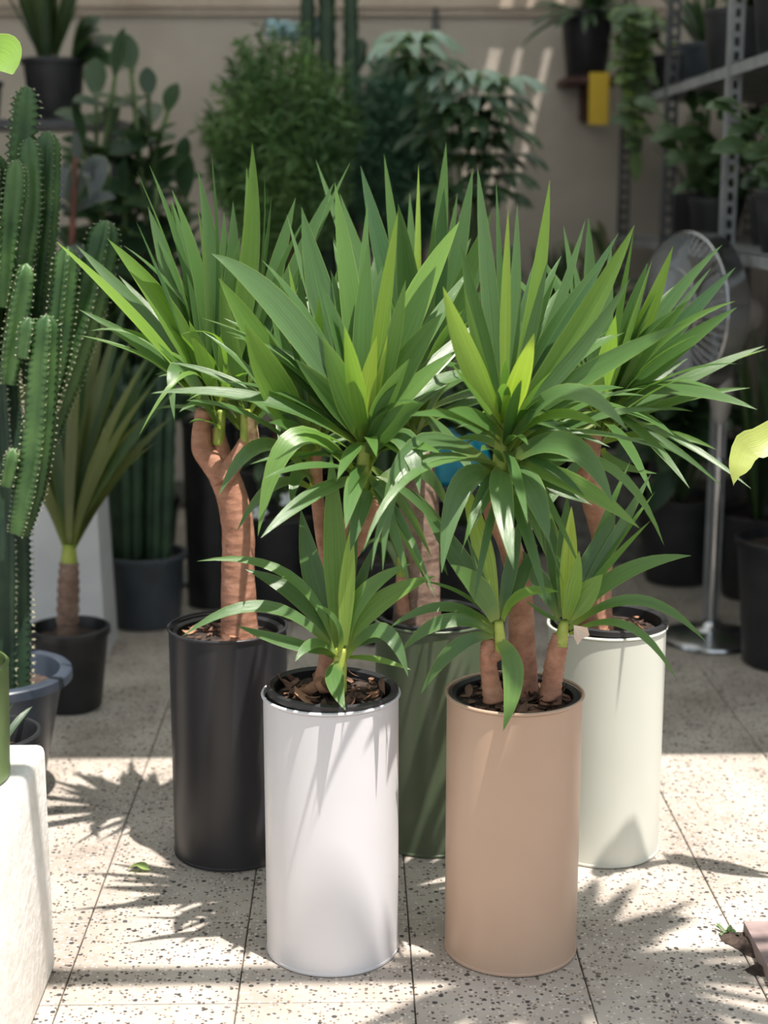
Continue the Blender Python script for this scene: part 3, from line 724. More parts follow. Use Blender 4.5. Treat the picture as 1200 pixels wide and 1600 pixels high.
def fine_bush(t, c, rx, ry, rz, twigs, per, nl, nw, mat, root, inner=.35):
    """fine needled foliage nobody could count: twigs and needles in one mesh"""
    mb = MB(); root = V(root); c = V(c)
    for i in range(twigs):
        z = random.uniform(-.75, 1); a = random.uniform(0, 2*math.pi); r = math.sqrt(max(0, 1-z*z))
        k = random.uniform(.7, 1.12)
        tip = c + V((rx*r*math.cos(a)*k, ry*r*math.sin(a)*k, rz*z*k))
        start = root*(1-inner*1.3) + c*(inner*1.3) + (tip-c)*inner*random.uniform(.2,1)
        mid = (start+tip)*.5+V((0,0,.04))
        pts = [start*(1-s)**2+mid*2*s*(1-s)+tip*s*s for s in [q/5 for q in range(6)]]
        mb.tube(pts, [.003,.0026,.0022,.0018,.0014,.001], 3, cap=False)
        for q in range(per):
            s = .15+.85*q/per; p = start*(1-s)**2+mid*2*s*(1-s)+tip*s*s
            T_ = (tip-start).normalized()
            d = (T_*random.uniform(.1,.9)+V((random.gauss(0,1), random.gauss(0,1), random.gauss(0,1)+.2)).normalized()).normalized()
            b = d.cross(V((random.gauss(0,1), random.gauss(0,1), random.gauss(0,1)))).normalized()
            l = nl*random.uniform(.6,1.2); w = nw*random.uniform(.7,1.2); e = len(mb.v)
            mb.v += [tuple(p), tuple(p+d*l*.5+b*w*.5), tuple(p+d*l-V((0,0,.15*l))), tuple(p+d*l*.5-b*w*.5)]
            mb.f.append((e,e+1,e+2,e+3))
    o = obj('foliage', mb, mat, t); o['kind'] = 'stuff'
    return o

DK = [(.034,.074,.038), (.040,.084,.040), (.046,.092,.040)]
MD = [(.050,.100,.042), (.058,.115,.047), (.070,.130,.055)]
LT = [(.100,.170,.060), (.130,.200,.080), (.090,.150,.080)]
OL = [(.160,.190,.070), (.120,.150,.060), (.070,.110,.045)]

# ---- candelabra cactus at the left, in a wide blue-grey pot
c = flo(-4, 1246); c.z = 0; YK = c.y
t = thing('candelabra_cactus', 'many-armed toothed candelabra cactus in a wide blue-grey plastic pot', 'cactus', c)
so = pot(t, c, .152, .098, .292, 'blue_plastic', lip=.022, lip_h=.024, drop=.045)
K = lambda pts, Y=YK: [at(x, y, Y) for x, y in pts]
kp = pxm(at(30, 800, YK))
def arm(pts, r, Y=YK, **kw):
    a_ = dict(ribs=4, depth=.62, pitch=.012, tooth=.09, phase=random.uniform(.2,1.2)); a_.update(kw)
    ribbed(t, K(pts, Y), [v*kp for v in r], **a_)
arm([(18,1085),(18,960),(18,850),(14,740),(8,640),(4,560)], [30,30,29,27,24,20], ribs=5, mat='cactus_dark', spine_len=.009, tooth=.08)
arm([(30,835),(46,770),(60,680),(68,570),(74,492)], [16,24,24,23,19], Y=YK-.07, spine_len=.005)
arm([(12,600),(20,540),(32,470),(42,412)], [15,20,20,15], Y=YK-.05)
arm([(70,650),(86,560),(98,470),(106,385)], [12,20,20,18], Y=YK-.02)
arm([(72,690),(100,590),(140,470),(168,345)], [16,28,28,24], Y=YK+.03, spine_len=.006)
arm([(38,560),(44,520),(46,496)], [12,15,13], Y=YK-.08)
arm([(10,760),(18,720),(20,700)], [12,14,12], Y=YK-.09)
arm([(8,600),(24,400),(32,250),(42,135)], [20,24,26,22], Y=YK+.10, tooth=.2, pitch=.02, spine_len=.008)
arm([(20,560),(34,430),(48,320),(46,215)], [18,22,22,18], Y=YK+.02, mat='cactus')
arm([(40,600),(58,450),(70,330),(76,205)], [18,24,24,20], Y=YK+.08)
arm([(6,480),(14,380),(24,300),(26,250)], [14,18,20,16], Y=YK-.02)
arm([(-20,640),(-14,480),(-6,340),(-8,240)], [18,24,24,20], Y=YK+.05)
arm([(-30,520),(-20,420),(-18,330)], [14,20,18], Y=YK-.06)
mulch(so, V((c.x, c.y, 0)), .292-.045, .10, 14, ('mulch', 'soil', 'mulch2'), (.012,.03))

# ---- tall green column on the white plinth at the left edge
px0 = flo(88, 1510)
zp = at(70, 1160, px0.y).z
mb = MB(); x1 = px0.x; b = .012
mb.box((x1-.42, px0.y-.55, 0), (x1, px0.y, zp))
bm = bmesh.new(); me = bpy.data.meshes.new('tmp'); me.from_pydata(mb.v, [], mb.f); bm.from_mesh(me)
bmesh.ops.bevel(bm, geom=list(bm.edges), offset=.014, segments=3, affect='EDGES', profile=.5)
pm = MB(); bm.verts.ensure_lookup_table(); pm.v = [tuple(v.co) for v in bm.verts]; pm.f = [tuple(v.index for v in f.verts) for f in bm.faces]; bm.free()
pl = obj('plinth', pm, 'plinth', smooth=True, sharp=50, loc=(x1-.21, px0.y-.27, 0)); tag(pl, 'rough white painted block supporting a green cylinder pot', 'plinth')
e = flo(20, 1205, zp); rg = .105
c = V((e.x-rg+.012, e.y-.035, zp))
t = thing('column_cactus', 'ribbed green column cactus in a moss green cylinder pot on the white plinth', 'cactus', c)
pot(t, c, rg-.004, rg-.010, .19, 'green_plastic', lip=.001, lip_h=.006, drop=.02)
ribbed(t, [c+V((.03,.03,.16)), c+V((.03,.05,.5)), c+V((.035,.06,.8)), c+V((.038,.06,1.06))], [.05,.056,.056,.046], ribs=5, tooth=.07, phase=.3)
for z_, dx in ((.5,-.06), (.62, .0)):
    ribbed(t, [c+V((.0,.04,z_)), c+V((dx,.03,z_+.12)), c+V((dx-.02,.03,z_+.34))], [.03,.04,.034], ribs=5, tooth=.08)

# ---- black pot standing between plinth and cactus
c = V((flo(-25, 1400).x, 2.72, 0)); c = V((at(-20, 1140, 2.70).x, 2.70, 0))
t = thing('nursery_pot', 'small scuffed black nursery pot behind the white plinth', 'pot', c)
pot(t, c, .094, .075, at(-20, 1143, 2.70).z, 'nursery', lip=.005, drop=.05, name='body')
blades(t, c+V((0,0,.28)), 6, (.1,.16), (40,85), .012, DK)

# ---- broad leaf plant standing outside the left edge, one leaf leaning in
c = V((-.93, 2.75, 0))
t = thing('broadleaf_plant', 'pale green broad-leaved plant reaching in above the toothed cactus', 'plant', c)
pot(t, c, .10, .08, .2, 'grey_plastic')
q = at(-40, 110, 2.75)
obj('stem', MB().tube(smoothpath([c+V((0,0,.16)), c+V((.02,0,.7)), q+V((-.06,0,-.2)), q], [.01]*4, 6)[0], .008, 8), 'stem_green', t, smooth=True)
leaf(t, q, at(5, 60, 2.72), at(20, 116, 2.69), .085, 3.0, mix=.8, prof=oval_profile, seg=12, mat='bgleaf', fold=.1)
for dx, dz in ((-.14,.03), (-.1,-.12), (.0,.12), (-.16,-.05)):
    leaf(t, q+V((0,0,dz*.5)), q+V((dx*.5,-.03,dz+.04)), q+V((dx,-.06,dz-.03)), .07, 2.6, mix=.4, prof=oval_profile, mat='bgleaf')

# ---- young palm-like yucca in a black pot behind the cactus
c = flo(113, 1104); c.z = 0; Y2 = c.y
t = thing('young_yucca', 'young yucca with ringed brown stem in a plain black nursery pot', 'plant', c)
pot(t, c, .100, .076, at(113, 978, Y2).z, 'nursery', lip=.006, drop=.03)
trunk(t, [(106,1005),(106,960),(107,915),(108,878)], Y2, [18,17,17,14], 'bark_grey', rings=.07, n=6)
sheath(t, (108,885), (108,850), Y2, 14, 10)
tips = [(-40,560),(-20,640),(10,560),(20,700),(40,610),(60,470),(90,410),(120,380),(150,430),(175,420),(205,450),(235,470),(255,520),(262,570),(275,610),(270,650),(245,690),(150,560),(100,640),(190,560),(80,540),(215,620),(-10,500),(30,440),(160,500),(230,560),(60,700),(130,480),(-30,590),(45,520),(110,500),(185,500),(210,520),(250,560),(240,600),(255,630),(15,620),(70,600),(140,610),(165,640),(200,660),(225,650)]
O = at(108, 868, Y2)
for i, (x, y) in enumerate(tips):
    d = random.uniform(-.16, .22); P2 = at(x, y, Y2+d)
    mid = (O+P2)*.5 + V(((O.x-P2.x)*.16, 0, .03))
    leaf(t, O+V((0,0,random.uniform(-.01,.03))), mid, P2, 20*pxm(O), random.choice([OL[0],OL[1],OL[2],MD[0],MD[1],MD[2]]), mix=random.uniform(.4,.85), axis=O, mat='leaf')

# ---- grey pot with a clump of straight green columns
c = flo(228, 973); c.z = 0; Y3 = c.y; hz = at(228, 862, Y3).z
t = thing('cactus_clump', 'clump of straight dark columns in a wide grey pot behind the young yucca', 'cactus', c)
pot(t, c, .124, .108, hz, 'grey_plastic', lip=.012, lip_h=.018, drop=.03)
for i, (x, y) in enumerate([(178,640),(196,600),(214,570),(232,610),(250,585),(266,640),(205,660),(240,660),(188,560),(258,560)]):
    p0 = at(182+(x-178)*.85, 858, Y3+random.uniform(-.07,.07)); p0.z = hz-.04; p1 = at(x, y, p0.y)
    ribbed(t, [p0, (p0+p1)*.5, p1], [.017,.02,.017], ribs=6, depth=.3, mat='cactus_dark', pitch=.05, spines=False)

# ---- pale tapered planter behind the young yucca
Yb = 4.25; a0 = at(38, 955, Yb); a1 = at(163, 955, Yb); zt_ = at(100, 690, Yb).z
mb = MB(); w1 = a1.x-a0.x; x0 = a0.x
zb = 0; ins = .018
mb.v = [(x0,Yb,zb),(x0+w1,Yb,zb),(x0+w1,Yb+w1,zb),(x0,Yb+w1,zb),(x0+ins,Yb+ins,zt_),(x0+w1-ins,Yb+ins,zt_),(x0+w1-ins,Yb+w1-ins,zt_),(x0+ins,Yb+w1-ins,zt_)]
mb.f = [(0,3,2,1),(4,5,6,7),(0,1,5,4),(1,2,6,5),(2,3,7,6),(3,0,4,7)]
o = obj('pedestal', mb, 'white_box', loc=(x0+w1/2, Yb+w1/2, 0)); tag(o, 'pale grey tapered square pedestal behind the young yucca', 'pedestal')

# ---- rubber plant on the pedestal's far side
Yr = 4.9; c = V((at(112, 500, Yr).x, Yr, 0))
t = thing('rubber_plant', 'rubber plant with reddish stem and broad dusky leaves', 'plant', c)
pot(t, c, .12, .09, .24, 'dark_plastic')
P, R = smoothpath([c+V((0,0,.2)), at(110, 560, Yr), at(114, 330, Yr), at(118, 245, Yr)], [.014,.012,.010,.007], 8)
obj('stem', MB().tube(P, R, 8), 'stem_red', t, smooth=True)
RB = [(.070,.090,.095), (.085,.105,.110), (.055,.075,.075)]
for b0, md, tp, w, d in (((118,300),(168,215),(142,318),46,-.05), ((112,320),(72,205),(98,312),44,-.08), ((116,330),(150,300),(180,310),26,-.12), ((114,332),(90,312),(64,324),24,-.12),
                         ((114,420),(160,400),(176,440),34,-.1), ((112,430),(70,400),(50,450),34,-.1), ((114,380),(120,395),(130,440),30,-.14), ((118,260),(122,225),(116,205),16,-.02)):
    leaf(t, at(*b0, Yr), at(*md, Yr+d*.6), at(*tp, Yr+d), w*pxm(c+V((0,0,1))), random.choice(RB), mix=.75, prof=oval_profile, mat='bgleaf', fold=.1)

# ---- tall stand with dark pots at the upper left
Ys = 5.6; pt = at(90, 190, Ys)
t = thing('plant_stand', 'tall dark metal plant stand carrying two dark pots', 'stand', V((pt.x, Ys, 0)))
obj('top', MB().box((pt.x-.40, Ys-.18, pt.z-.03), (pt.x+.24, Ys+.18, pt.z)), 'dark_steel', t)
for sx in (-.38, .22):
    for sy in (-.16, .16):
        obj('leg', MB().box((pt.x+sx-.014, Ys+sy-.014, 0), (pt.x+sx+.014, Ys+sy+.014, pt.z-.03)), 'dark_steel', t)
c = V((pt.x+.0, Ys-.03, pt.z))
t = thing('grass_pot', 'dark square-shouldered pot of upright grassy leaves on the tall stand', 'plant', c)
pot(t, c, .105, .085, .21, 'dark_plastic', lip=.008)
blades(t, c+V((-.02,0,.19)), 44, (.22,.45), (62,88), .024, OL+MD+DK, base_r=.07, droop=.05)
blades(t, c+V((.06,0,.19)), 26, (.16,.30), (10,75), .055, DK+[(.06,.08,.06)], az=(-60,60), prof=oval_profile, droop=.3)
c = V((pt.x-.27, Ys+.04, pt.z))
t = thing('leafy_pot', 'dark drooping broad-leaved plant beside the grassy pot on the tall stand', 'plant', c)
pot(t, c, .07, .055, .14, 'dark_plastic')
blades(t, c+V((0,0,.12)), 40, (.16,.32), (25,85), .05, DK, az=(85,275), prof=oval_profile, base_r=.03, droop=.2)
# leafy dark succulent growing to the right of the stand
c = V((at(205, 500, 5.15).x, 5.15, 0))
t = thing('zz_plant', 'dark glossy plant with thick oval leaves against the beige wall', 'plant', c)
pot(t, c, .14, .11, .3, 'dark_plastic')
S = []
for tx, ty in ((205,110),(232,150),(262,175),(285,260),(180,120),(150,150),(215,230),(245,290),(170,210),(195,300),(130,230),(290,310),(160,310)):
    p = at(tx, ty, 5.2+random.uniform(-.12,.12)); S.append([c+V((random.uniform(-.04,.04), random.uniform(-.04,.04), .26)), (c+p)*.5+V((random.uniform(-.15,.05),0,.12)), p])
ovals(t, S, 22, (.10,.20), .075, DK, stem_r=.008, t0=.35, droop=.1)

# ---- big fine-leaved bushes in front of the wall
for (px, py, Yq, rx, ry, rz, mt, nm, lb, tw) in ((440, 215, 5.38, .26, .18, .35, 'foliage', 'asparagus_bush', 'large yellow-green bush of fine feathery needles before the beige wall', 210),
                                              (622, 225, 5.84, .20, .17, .36, 'foliage_blue', 'conifer_bush', 'large blue-green bush of fine needles beside the yellow-green bush', 220)):
    cc = at(px, py, Yq); c = V((cc.x, Yq, 0))
    t = thing(nm, lb, 'bush', c)
    pot(t, c, .17, .13, .36, 'dark_plastic')
    for k in range(5):
        a = k*1.26; P, R = smoothpath([c+V((.03*math.cos(a), .03*math.sin(a), .32)), c+V((.07*math.cos(a), .07*math.sin(a), .8)), cc+V((.12*math.cos(a), .12*math.sin(a), -.1))], [.009,.007,.005], 5)
        obj('stem', MB().tube(P, R, 6), 'stem_red', t, smooth=True)
    fine_bush(t, cc, rx, ry, rz, tw, 90, .055, .011, mt, c+V((0,0,.7)))
# umbrella tree with pale top leaves
cc = at(735, 190, 5.27); c = V((cc.x, 5.27, 0))
t = thing('umbrella_plant', 'dark umbrella tree with whorls of drooping leaflets, the topmost pale mint', 'plant', c)
pot(t, c, .13, .10, .28, 'dark_plastic')
for (x, y, cols) in ((650,60,0),(635,80,0),(700,130,0),(730,120,0),(755,135,0),(770,160,1),(745,200,1),(715,190,1),(780,215,1),(755,250,1),(720,250,1),(775,280,1),(690,170,1),(740,300,1),(700,300,1),(665,100,1),(760,180,1),(730,160,0),(785,130,0),(710,215,1),(765,310,1),(680,220,1),(735,225,1),(790,250,1),(640,110,1),(660,70,0)):
    p = at(x, y, 5.27+random.uniform(-.12,.08))
    P, R = smoothpath([V((c.x, c.y, .7)), (V((c.x, c.y, .9))+p)*.5+V((0,0,.05)), p], [.005,.004,.003], 4)
    obj('stem', MB().tube(P, R, 5), 'stem_green', t, smooth=True)
    n = 9
    for k in range(n):
        a = k*2*math.pi/n+random.uniform(-.2,.2); d = V((math.cos(a), math.sin(a), .15))
        leaf(t, p, p+d*.08+V((0,0,.03)), p+d*.15-V((0,0,.06)), .045, random.choice([(.24,.36,.28),(.30,.42,.36)] if cols == 0 else DK), mix=.15, prof=oval_profile, seg=6, mat='bgleaf')
obj('trunk', MB().tube([(c.x,c.y,.24),(c.x,c.y,.95)], [.014,.010], 8), 'bark_grey', t, smooth=True)
# column cactus behind the bushes
cc = at(515, 60, 6.1); c = V((cc.x, 6.1, 0))
t = thing('tall_cactus', 'tall dark cactus with three straight columns rising above the bushes', 'cactus', c)
pot(t, c, .13, .11, .3, 'dark_plastic')
for x, tpy, r in ((480, -60, .032), (510, -80, .036), (548, -40, .032)):
    p = at(x, tpy, 6.1); q = V((p.x*.6+c.x*.4, 6.1, .27))
    ribbed(t, [q, V((p.x, 6.1, .9)), V((p.x, 6.1, 1.6)), p], [r*.8,r,r,r*.8], ribs=6, depth=.3, mat='cactus_dark', pitch=.06, spines=False)
p = at(566, 60, 6.1); ribbed(t, [at(552, 110, 6.1), at(562, 90, 6.1), p], [.02,.026,.02], ribs=6, depth=.3, mat='cactus_dark', pitch=.05, spines=False)
# blue flowering pot plant glimpsed behind the bush
c = V((at(392, 60, 6.3).x, 6.3, 0))
t = thing('hydrangea', 'pale blue flower heads showing just above the feathery bush', 'plant', c)
pot(t, c, .11, .09, .36, 'dark_plastic')
for x, y in ((425,45),(445,48),(460,50),(492,44)):
    p = at(x, y, 6.2); obj('stem', MB().tube([(c.x, c.y, .33), (c.x+.02, c.y, 1.1), (p.x, p.y, p.z)], .005, 6), 'stem_green', t, smooth=True)
    mb = MB()
    for k in range(60):
        d = V((random.gauss(0,1), random.gauss(0,1), random.gauss(0,1))).normalized(); b_ = d.cross(V((0,.3,1))).normalized(); e_ = b_.cross(d)
        q = len(mb.v); s = .012; cc = p+d*.035
        mb.v += [tuple(cc+b_*s), tuple(cc+e_*s+d*.004), tuple(cc-b_*s), tuple(cc-e_*s+d*.004)]; mb.f.append((q,q+1,q+2,q+3))
    f_ = obj('flower_head', mb, 'hyd', t) if 'hyd' in M else None

# ---- low dark plants filling the middle ground behind the yuccas
rows = [(330, 820, 4.85, 'dark'), (440, 800, 4.75, 'leafy'), (600, 800, 4.45, 'grassy'), (548, 600, 5.15, 'leafy2'), (838, 380, 5.62, 'fern'), (884, 330, 6.3, 'spiky'), (728, 500, 4.78, 'leafy3'), (1066, 700, 5.14, 'leafy4')]
labels = {'dark': 'tall plain black planter with nothing visible growing in it', 'leafy': 'black pot with small dark leaves and a few white flowers behind the white planter',
          'grassy': 'dark grassy plant in a black pot behind the olive planter', 'leafy2': 'dense dark leafy shrub below the feathery bush', 'fern': 'low dark arching fern below the wall streaks',
          'spiky': 'dark spiky plant standing by the rack post', 'leafy3': 'dense dark leafy shrub below the umbrella tree', 'leafy4': 'deep green large-leaved plant behind the pedestal fan'}
for px, py, Yq, kd in rows:
    c = V((at(px, py, Yq).x, Yq, 0))
    nm = {'dark': 'black_planter', 'leafy': 'flowering_plant', 'grassy': 'grass_plant', 'fern': 'fern', 'spiky': 'spiky_plant'}.get(kd, 'leafy_shrub')
    t = thing(nm, labels[kd], 'planter' if kd == 'dark' else 'plant', c)
    if kd == 'dark': pot(t, c, .085, .08, at(320, 655, Yq).z, 'nursery', lip=.003, name='body')
    elif kd == 'leafy':
        pot(t, c, .13, .11, at(440, 800, Yq).z, 'nursery')
        S = [[c+V((0,0,.3)), c+V((random.uniform(-.1,.1), random.uniform(-.1,.1), .5)), at(random.uniform(395,500), random.uniform(690,790), Yq)] for _ in range(10)]
        ovals(t, S, 8, (.05,.08), .03, MD, t0=.4)
        for x, y in ((428,745),(405,800),(450,780)):
            p = at(x, y, Yq-.14)
            for k in range(5):
                a = k*1.2566; d = V((math.cos(a), -.3, math.sin(a)))
                leaf(t, p, p+d*.014, p+d*.028, .018, (.75,.8,.85), mix=.9, prof=oval_profile, seg=4, mat='bgleaf', name='petal')
    elif kd == 'grassy':
        pot(t, c, .13, .10, .26, 'nursery'); blades(t, c+V((0,0,.24)), 36, (.4,.75), (74,88), .028, DK+MD, base_r=.06)
    elif kd in ('leafy2', 'leafy3', 'leafy4'):
        pot(t, c, .14, .11, .3, 'dark_plastic')
        top = {'leafy2': 1.02, 'leafy3': 1.05, 'leafy4': .72}[kd]; sp = {'leafy2': .20, 'leafy3': .20, 'leafy4': .10}[kd]
        S = [[c+V((0,0,.27)), c+V((random.uniform(-.12,.12), random.uniform(-.12,.12), .55)), c+V((random.uniform(-sp,sp), random.uniform(-.16,.14), random.uniform(.55, 1)*top))] for _ in range(16)]
        ovals(t, S, 12, (.10,.17), .055 if kd != 'leafy4' else .08, DK+DK+[MD[0]], t0=.3)
    elif kd == 'fern':
        pot(t, c, .12, .10, .5, 'dark_plastic'); blades(t, c+V((0,0,.48)), 60, (.3,.62), (50,84), .022, MD+DK, base_r=.05, droop=.2)
    elif kd == 'spiky':
        pot(t, c, .12, .10, .5, 'dark_plastic'); blades(t, c+V((0,0,.48)), 60, (.35,.75), (72,88), .030, DK, base_r=.04, droop=.1)
# saucer on the floor
c = flo(312, 912); c.z = 0
o = obj('saucer', MB().lathe([(.001,0),(.05,0),(.075,.02),(.078,.024),(.074,.022),(.05,.006),(.001,.006)], c, 32), 'glass', smooth=True, loc=c); tag(o, 'shallow pale glazed saucer on the floor behind the black planter', 'saucer')
# teal sack behind the olive planter
p = at(718, 715, 3.75); c = V((p.x, 3.75, 0))
zk = at(718, 752, 3.75).z
cr = thing('stool', 'low dark plastic stool under the teal sack', 'stool', c)
obj('seat', MB().box((c.x-.11, c.y-.11, zk-.03), (c.x+.11, c.y+.11, zk)), 'dark_plastic', cr)
for sx in (-.09, .09):
    for sy in (-.09, .09): obj('leg', MB().tube([(c.x+sx*1.15, c.y+sy*1.15, 0), (c.x+sx, c.y+sy, zk-.03)], .012, 8), 'dark_plastic', cr, smooth=True)
c = V((p.x, 3.75, zk))
mb = MB(); n = 20; rows_ = 9
for j in range(rows_):
    f = j/(rows_-1); z = zk + f*(p.z-zk+.05)
    for i in range(n):
        a = 2*math.pi*i/n; k = (1-.25*f**3)*(1+.06*math.sin(5*a+3*f)+random.uniform(-.03,.03))
        mb.v.append((c.x+  .075*k*math.cos(a), c.y+.07*k*math.sin(a), z+.02*math.sin(4*a)*f))
for j in range(rows_-1):
    for i in range(n): mb.f.append((j*n+i, j*n+(i+1) % n, (j+1)*n+(i+1) % n, (j+1)*n+i))
mb.f.append(tuple((rows_-1)*n+i for i in range(n))); mb.f.append(tuple(reversed(range(n))))
o = obj('sack', mb, 'teal', smooth=True, loc=c); tag(o, 'crumpled teal plastic sack on a low dark stool behind the olive planter', 'sack')
# stacked concrete blocks
y0 = 5.36; a = at(950, 850, y0)
k_ = 0
for j in range(4):
    for i in range(2):
        x0 = a.x-.17+i*.20+(.04 if j % 2 else 0); z0_ = j*.101
        if j == 3 and i == 1: continue
        mb = MB().box((x0, y0, z0_), (x0+.195, y0+.1, z0_+.1))
        o = obj('concrete_block', mb, 'concrete', loc=(x0+.1, y0+.05, z0_))
        tag(o, ['grey concrete block in the bottom course of the low stack behind the fan', 'grey concrete block in the second course of the low stack', 'grey concrete block in the third course of the low stack', 'single grey concrete block lying on top of the low stack'][j], 'block', 'stacked concrete blocks')

# ---- pedestal fan
c = flo(1110, 1000); c.z = 0; Yf = c.y
t = thing('pedestal_fan', 'chrome pedestal fan with round wire cage on a disc base', 'fan', c)
obj('base', MB().lathe([(.001,.0),(.150,.0),(.156,.006),(.154,.014),(.13,.024),(.07,.034),(.035,.045),(.026,.06),(.001,.06)], c, 56), 'chrome', t, smooth=True, sharp=50)
top = at(1103, 662, Yf); axx = c.x
zs_ = top.z
obj('pole', MB().tube([(c.x, c.y, .05), (c.x, c.y, at(1103, 725, Yf).z)], .0135, 16), 'chrome', t, smooth=True, sharp=60)
obj('extension_pole', MB().tube([(c.x, c.y, at(1103, 725, Yf).z-.01), (c.x, c.y, zs_+.02)], .0095, 16), 'chrome', t, smooth=True, sharp=60)
obj('collar', MB().lathe([(.010,.0),(.018,.0),(.019,.02),(.017,.03),(.010,.03)], (c.x, c.y, at(1103, 732, Yf).z), 20), 'chrome', t, smooth=True, sharp=50)
zn = at(1103, 590, Yf).z
obj('neck_housing', MB().lathe([(.001,0),(.012,0),(.026,.03),(.034,.07),(.035,zn-zs_-.015),(.030,zn-zs_),(.001,zn-zs_)], (c.x, c.y, zs_), 24), 'fan_plastic', t, smooth=True, sharp=50)
hub = at(1092, 490, Yf); hub.y = Yf
gdir = V((-.93, -.36, .04)).normalized()
obj('neck', MB().tube([(c.x, c.y, zn-.01), (c.x, c.y, hub.z-.05)], .014, 12), 'fan_plastic', t, smooth=True)
mc = V((c.x, c.y, hub.z))
def along(mbl, f0): return [tuple(mc + gdir*0)]
q = gdir.to_track_quat('Z', 'Y').to_matrix()
def lathe_dir(prof, o, seg=40, closed=False):
    mb = MB().lathe(prof, (0,0,0), seg, closed); mb.v = [tuple(o+q @ V(v)) for v in mb.v]; return mb
obj('motor', lathe_dir([(.001,-.11),(.03,-.11),(.05,-.095),(.056,-.05),(.056,.03),(.045,.045),(.001,.045)], mc, 32), 'fan_plastic', t, smooth=True, sharp=50)
obj('control_knob', MB().tube([tuple(mc+V((.03,0,.05))), tuple(mc+V((.03,0,.085)))], .007, 10), 'chrome', t, smooth=True)
RF = .225; fc = mc + gdir*.10
for nm_, off, bul in (('rear_grille', -.02, -.05), ('front_grille', .045, .05)):
    mb = MB(); o_ = fc+gdir*off
    for k in range(54):
        a = 2*math.pi*k/54; e1 = q @ V((math.cos(a), math.sin(a), 0))
        pts = [o_+e1*(RF*s)+gdir*(bul*(1-s**2)) for s in (.2,.5,.8,.95,1)]
        mb.tube(pts, .0013, 4, cap=False)
    for s in (.2, .55, 1.0):
        ring = [o_+q @ V((RF*s*math.cos(2*math.pi*k/48), RF*s*math.sin(2*math.pi*k/48), 0))+gdir*(bul*(1-s*s)) for k in range(49)]
        mb.tube(ring, .004 if s == 1 else .002, 6, cap=False)
    obj(nm_, mb, 'chrome', t, smooth=True)
obj('cage_band', lathe_dir([(RF,-.02),(RF+.004,-.02),(RF+.004,.045),(RF,.045)], fc, 56, True), 'chrome', t, smooth=True, sharp=50)
obj('hub', lathe_dir([(.001,.0),(.035,.0),(.035,.03),(.02,.04),(.001,.042)], fc, 24), 'fan_plastic', t, smooth=True, sharp=50)
for k in range(3):
    a0_ = 2*math.pi*k/3+.3; mb = MB()
    for s in range(6):
        r = .03+(.19-.03)*s/5; w = .5*(.3+.9*math.sin(math.pi*(.15+.7*s/5)))
        for u_ in (-1, 0, 1):
            a = a0_+u_*w*.9; mb.v.append(tuple(fc + q @ V((r*math.cos(a), r*math.sin(a), .012+u_*.016))))
    for s in range(5):
        for u_ in range(2): e = s*3+u_; mb.f.append((e,e+1,e+4,e+3))
    obj('blade', mb, 'steel', t, smooth=True)
cable = [c+V((.02,.0,.012)), c+V((.10,.06,.022)), c+V((.19,.10,.006)), c+V((.32,.12,.006)), c+V((.47,.08,.006))]
obj('power_cord', MB().tube(smoothpath(cable, [.004]*5, 8)[0], .004, 6), 'dark_plastic', t, smooth=True)

# ---- steel rack along the right wall
xr = at(1140, 88, 4.61).x
posts = [(4.61, 'steel'), (5.51, 'dark_steel'), (6.41, 'dark_steel')]
zA_, zB_ = at(1140, 100, 4.61).z, at(1140, 390, 4.61).z
zC_ = .62
t = thing('storage_rack', 'slotted steel storage rack with plants along the right side', 'rack', V((xr+.25, 5.2, 0)))
for yy, mt in posts + [(3.71, 'steel')]:
    for xx, sg in ((xr, 1), (xr+.55, -1)):
        mb = MB(); H = 2.6
        for e0, e1 in ((0, .012), (.028, .040)):
            mb.box((xx+min(sg*e0, sg*e1), yy-.0015, 0), (xx+max(sg*e0, sg*e1), yy+.0015, H))
        nsl = 65
        for k in range(nsl+1):
            z = H*k/nsl
            mb.box((xx+min(sg*.012, sg*.028), yy-.0015, max(0, z-.008)), (xx+max(sg*.012, sg*.028), yy+.0015, min(H, z+.008)))
        mb.box((xx-.0015, yy, 0), (xx+.0015, yy+.04, H))
        obj('post', mb, mt, t)
for z in (zA_, zB_):
    sh = MB(); sh.box((xr+.002, 3.70, z-.003), (xr+.548, 6.45, z))
    s_ = obj('shelf', sh, 'steel', t)
    for xx in (xr+.003, xr+.545): obj('shelf_edge', MB().box((xx-.001, 3.70, z-.035), (xx+.001, 6.45, z)), 'steel', s_)
    obj('shelf_edge', MB().box((xr+.003, 3.70, z-.035), (xr+.547, 3.702, z)), 'steel', s_)
def shelf_plant(px, Y, z, r, h, kind, label, mat='dark_plastic', name='potted_plant', n=30, ln=(.2,.4), cols=DK, w=.03, dx=0):
    x = at(px, 400, Y).x + dx; c = V((max(x, xr+r+.02), Y, z))
    t = thing(name, label, 'plant', c, 'plants on the steel rack')
    pot(t, c, r, r*.8, h, mat, lip=.004)
    if kind == 'blade': blades(t, c+V((0,0,h-.02)), n, ln, (35,86), w, cols, base_r=r*.5, droop=.1)
    elif kind == 'oval':
        S = [[c+V((0,0,h-.02)), c+V((random.uniform(-.06,.06), random.uniform(-.06,.06), h+ln[0]*.6)), c+V((random.uniform(-1,1)*ln[1]*.6, random.uniform(-1,1)*ln[1]*.6, h+random.uniform(*ln)))] for _ in range(n)]
        ovals(t, S, 6, (.07,.13), w, cols, t0=.3, droop=.4)
    return t
shelf_plant(1085, 5.75, zB_, .10, .17, 'blade', 'variegated upright snake leaves in a dark pot on the middle shelf', n=26, ln=(.22,.45), cols=MD+LT, w=.028, name='snake_plant')
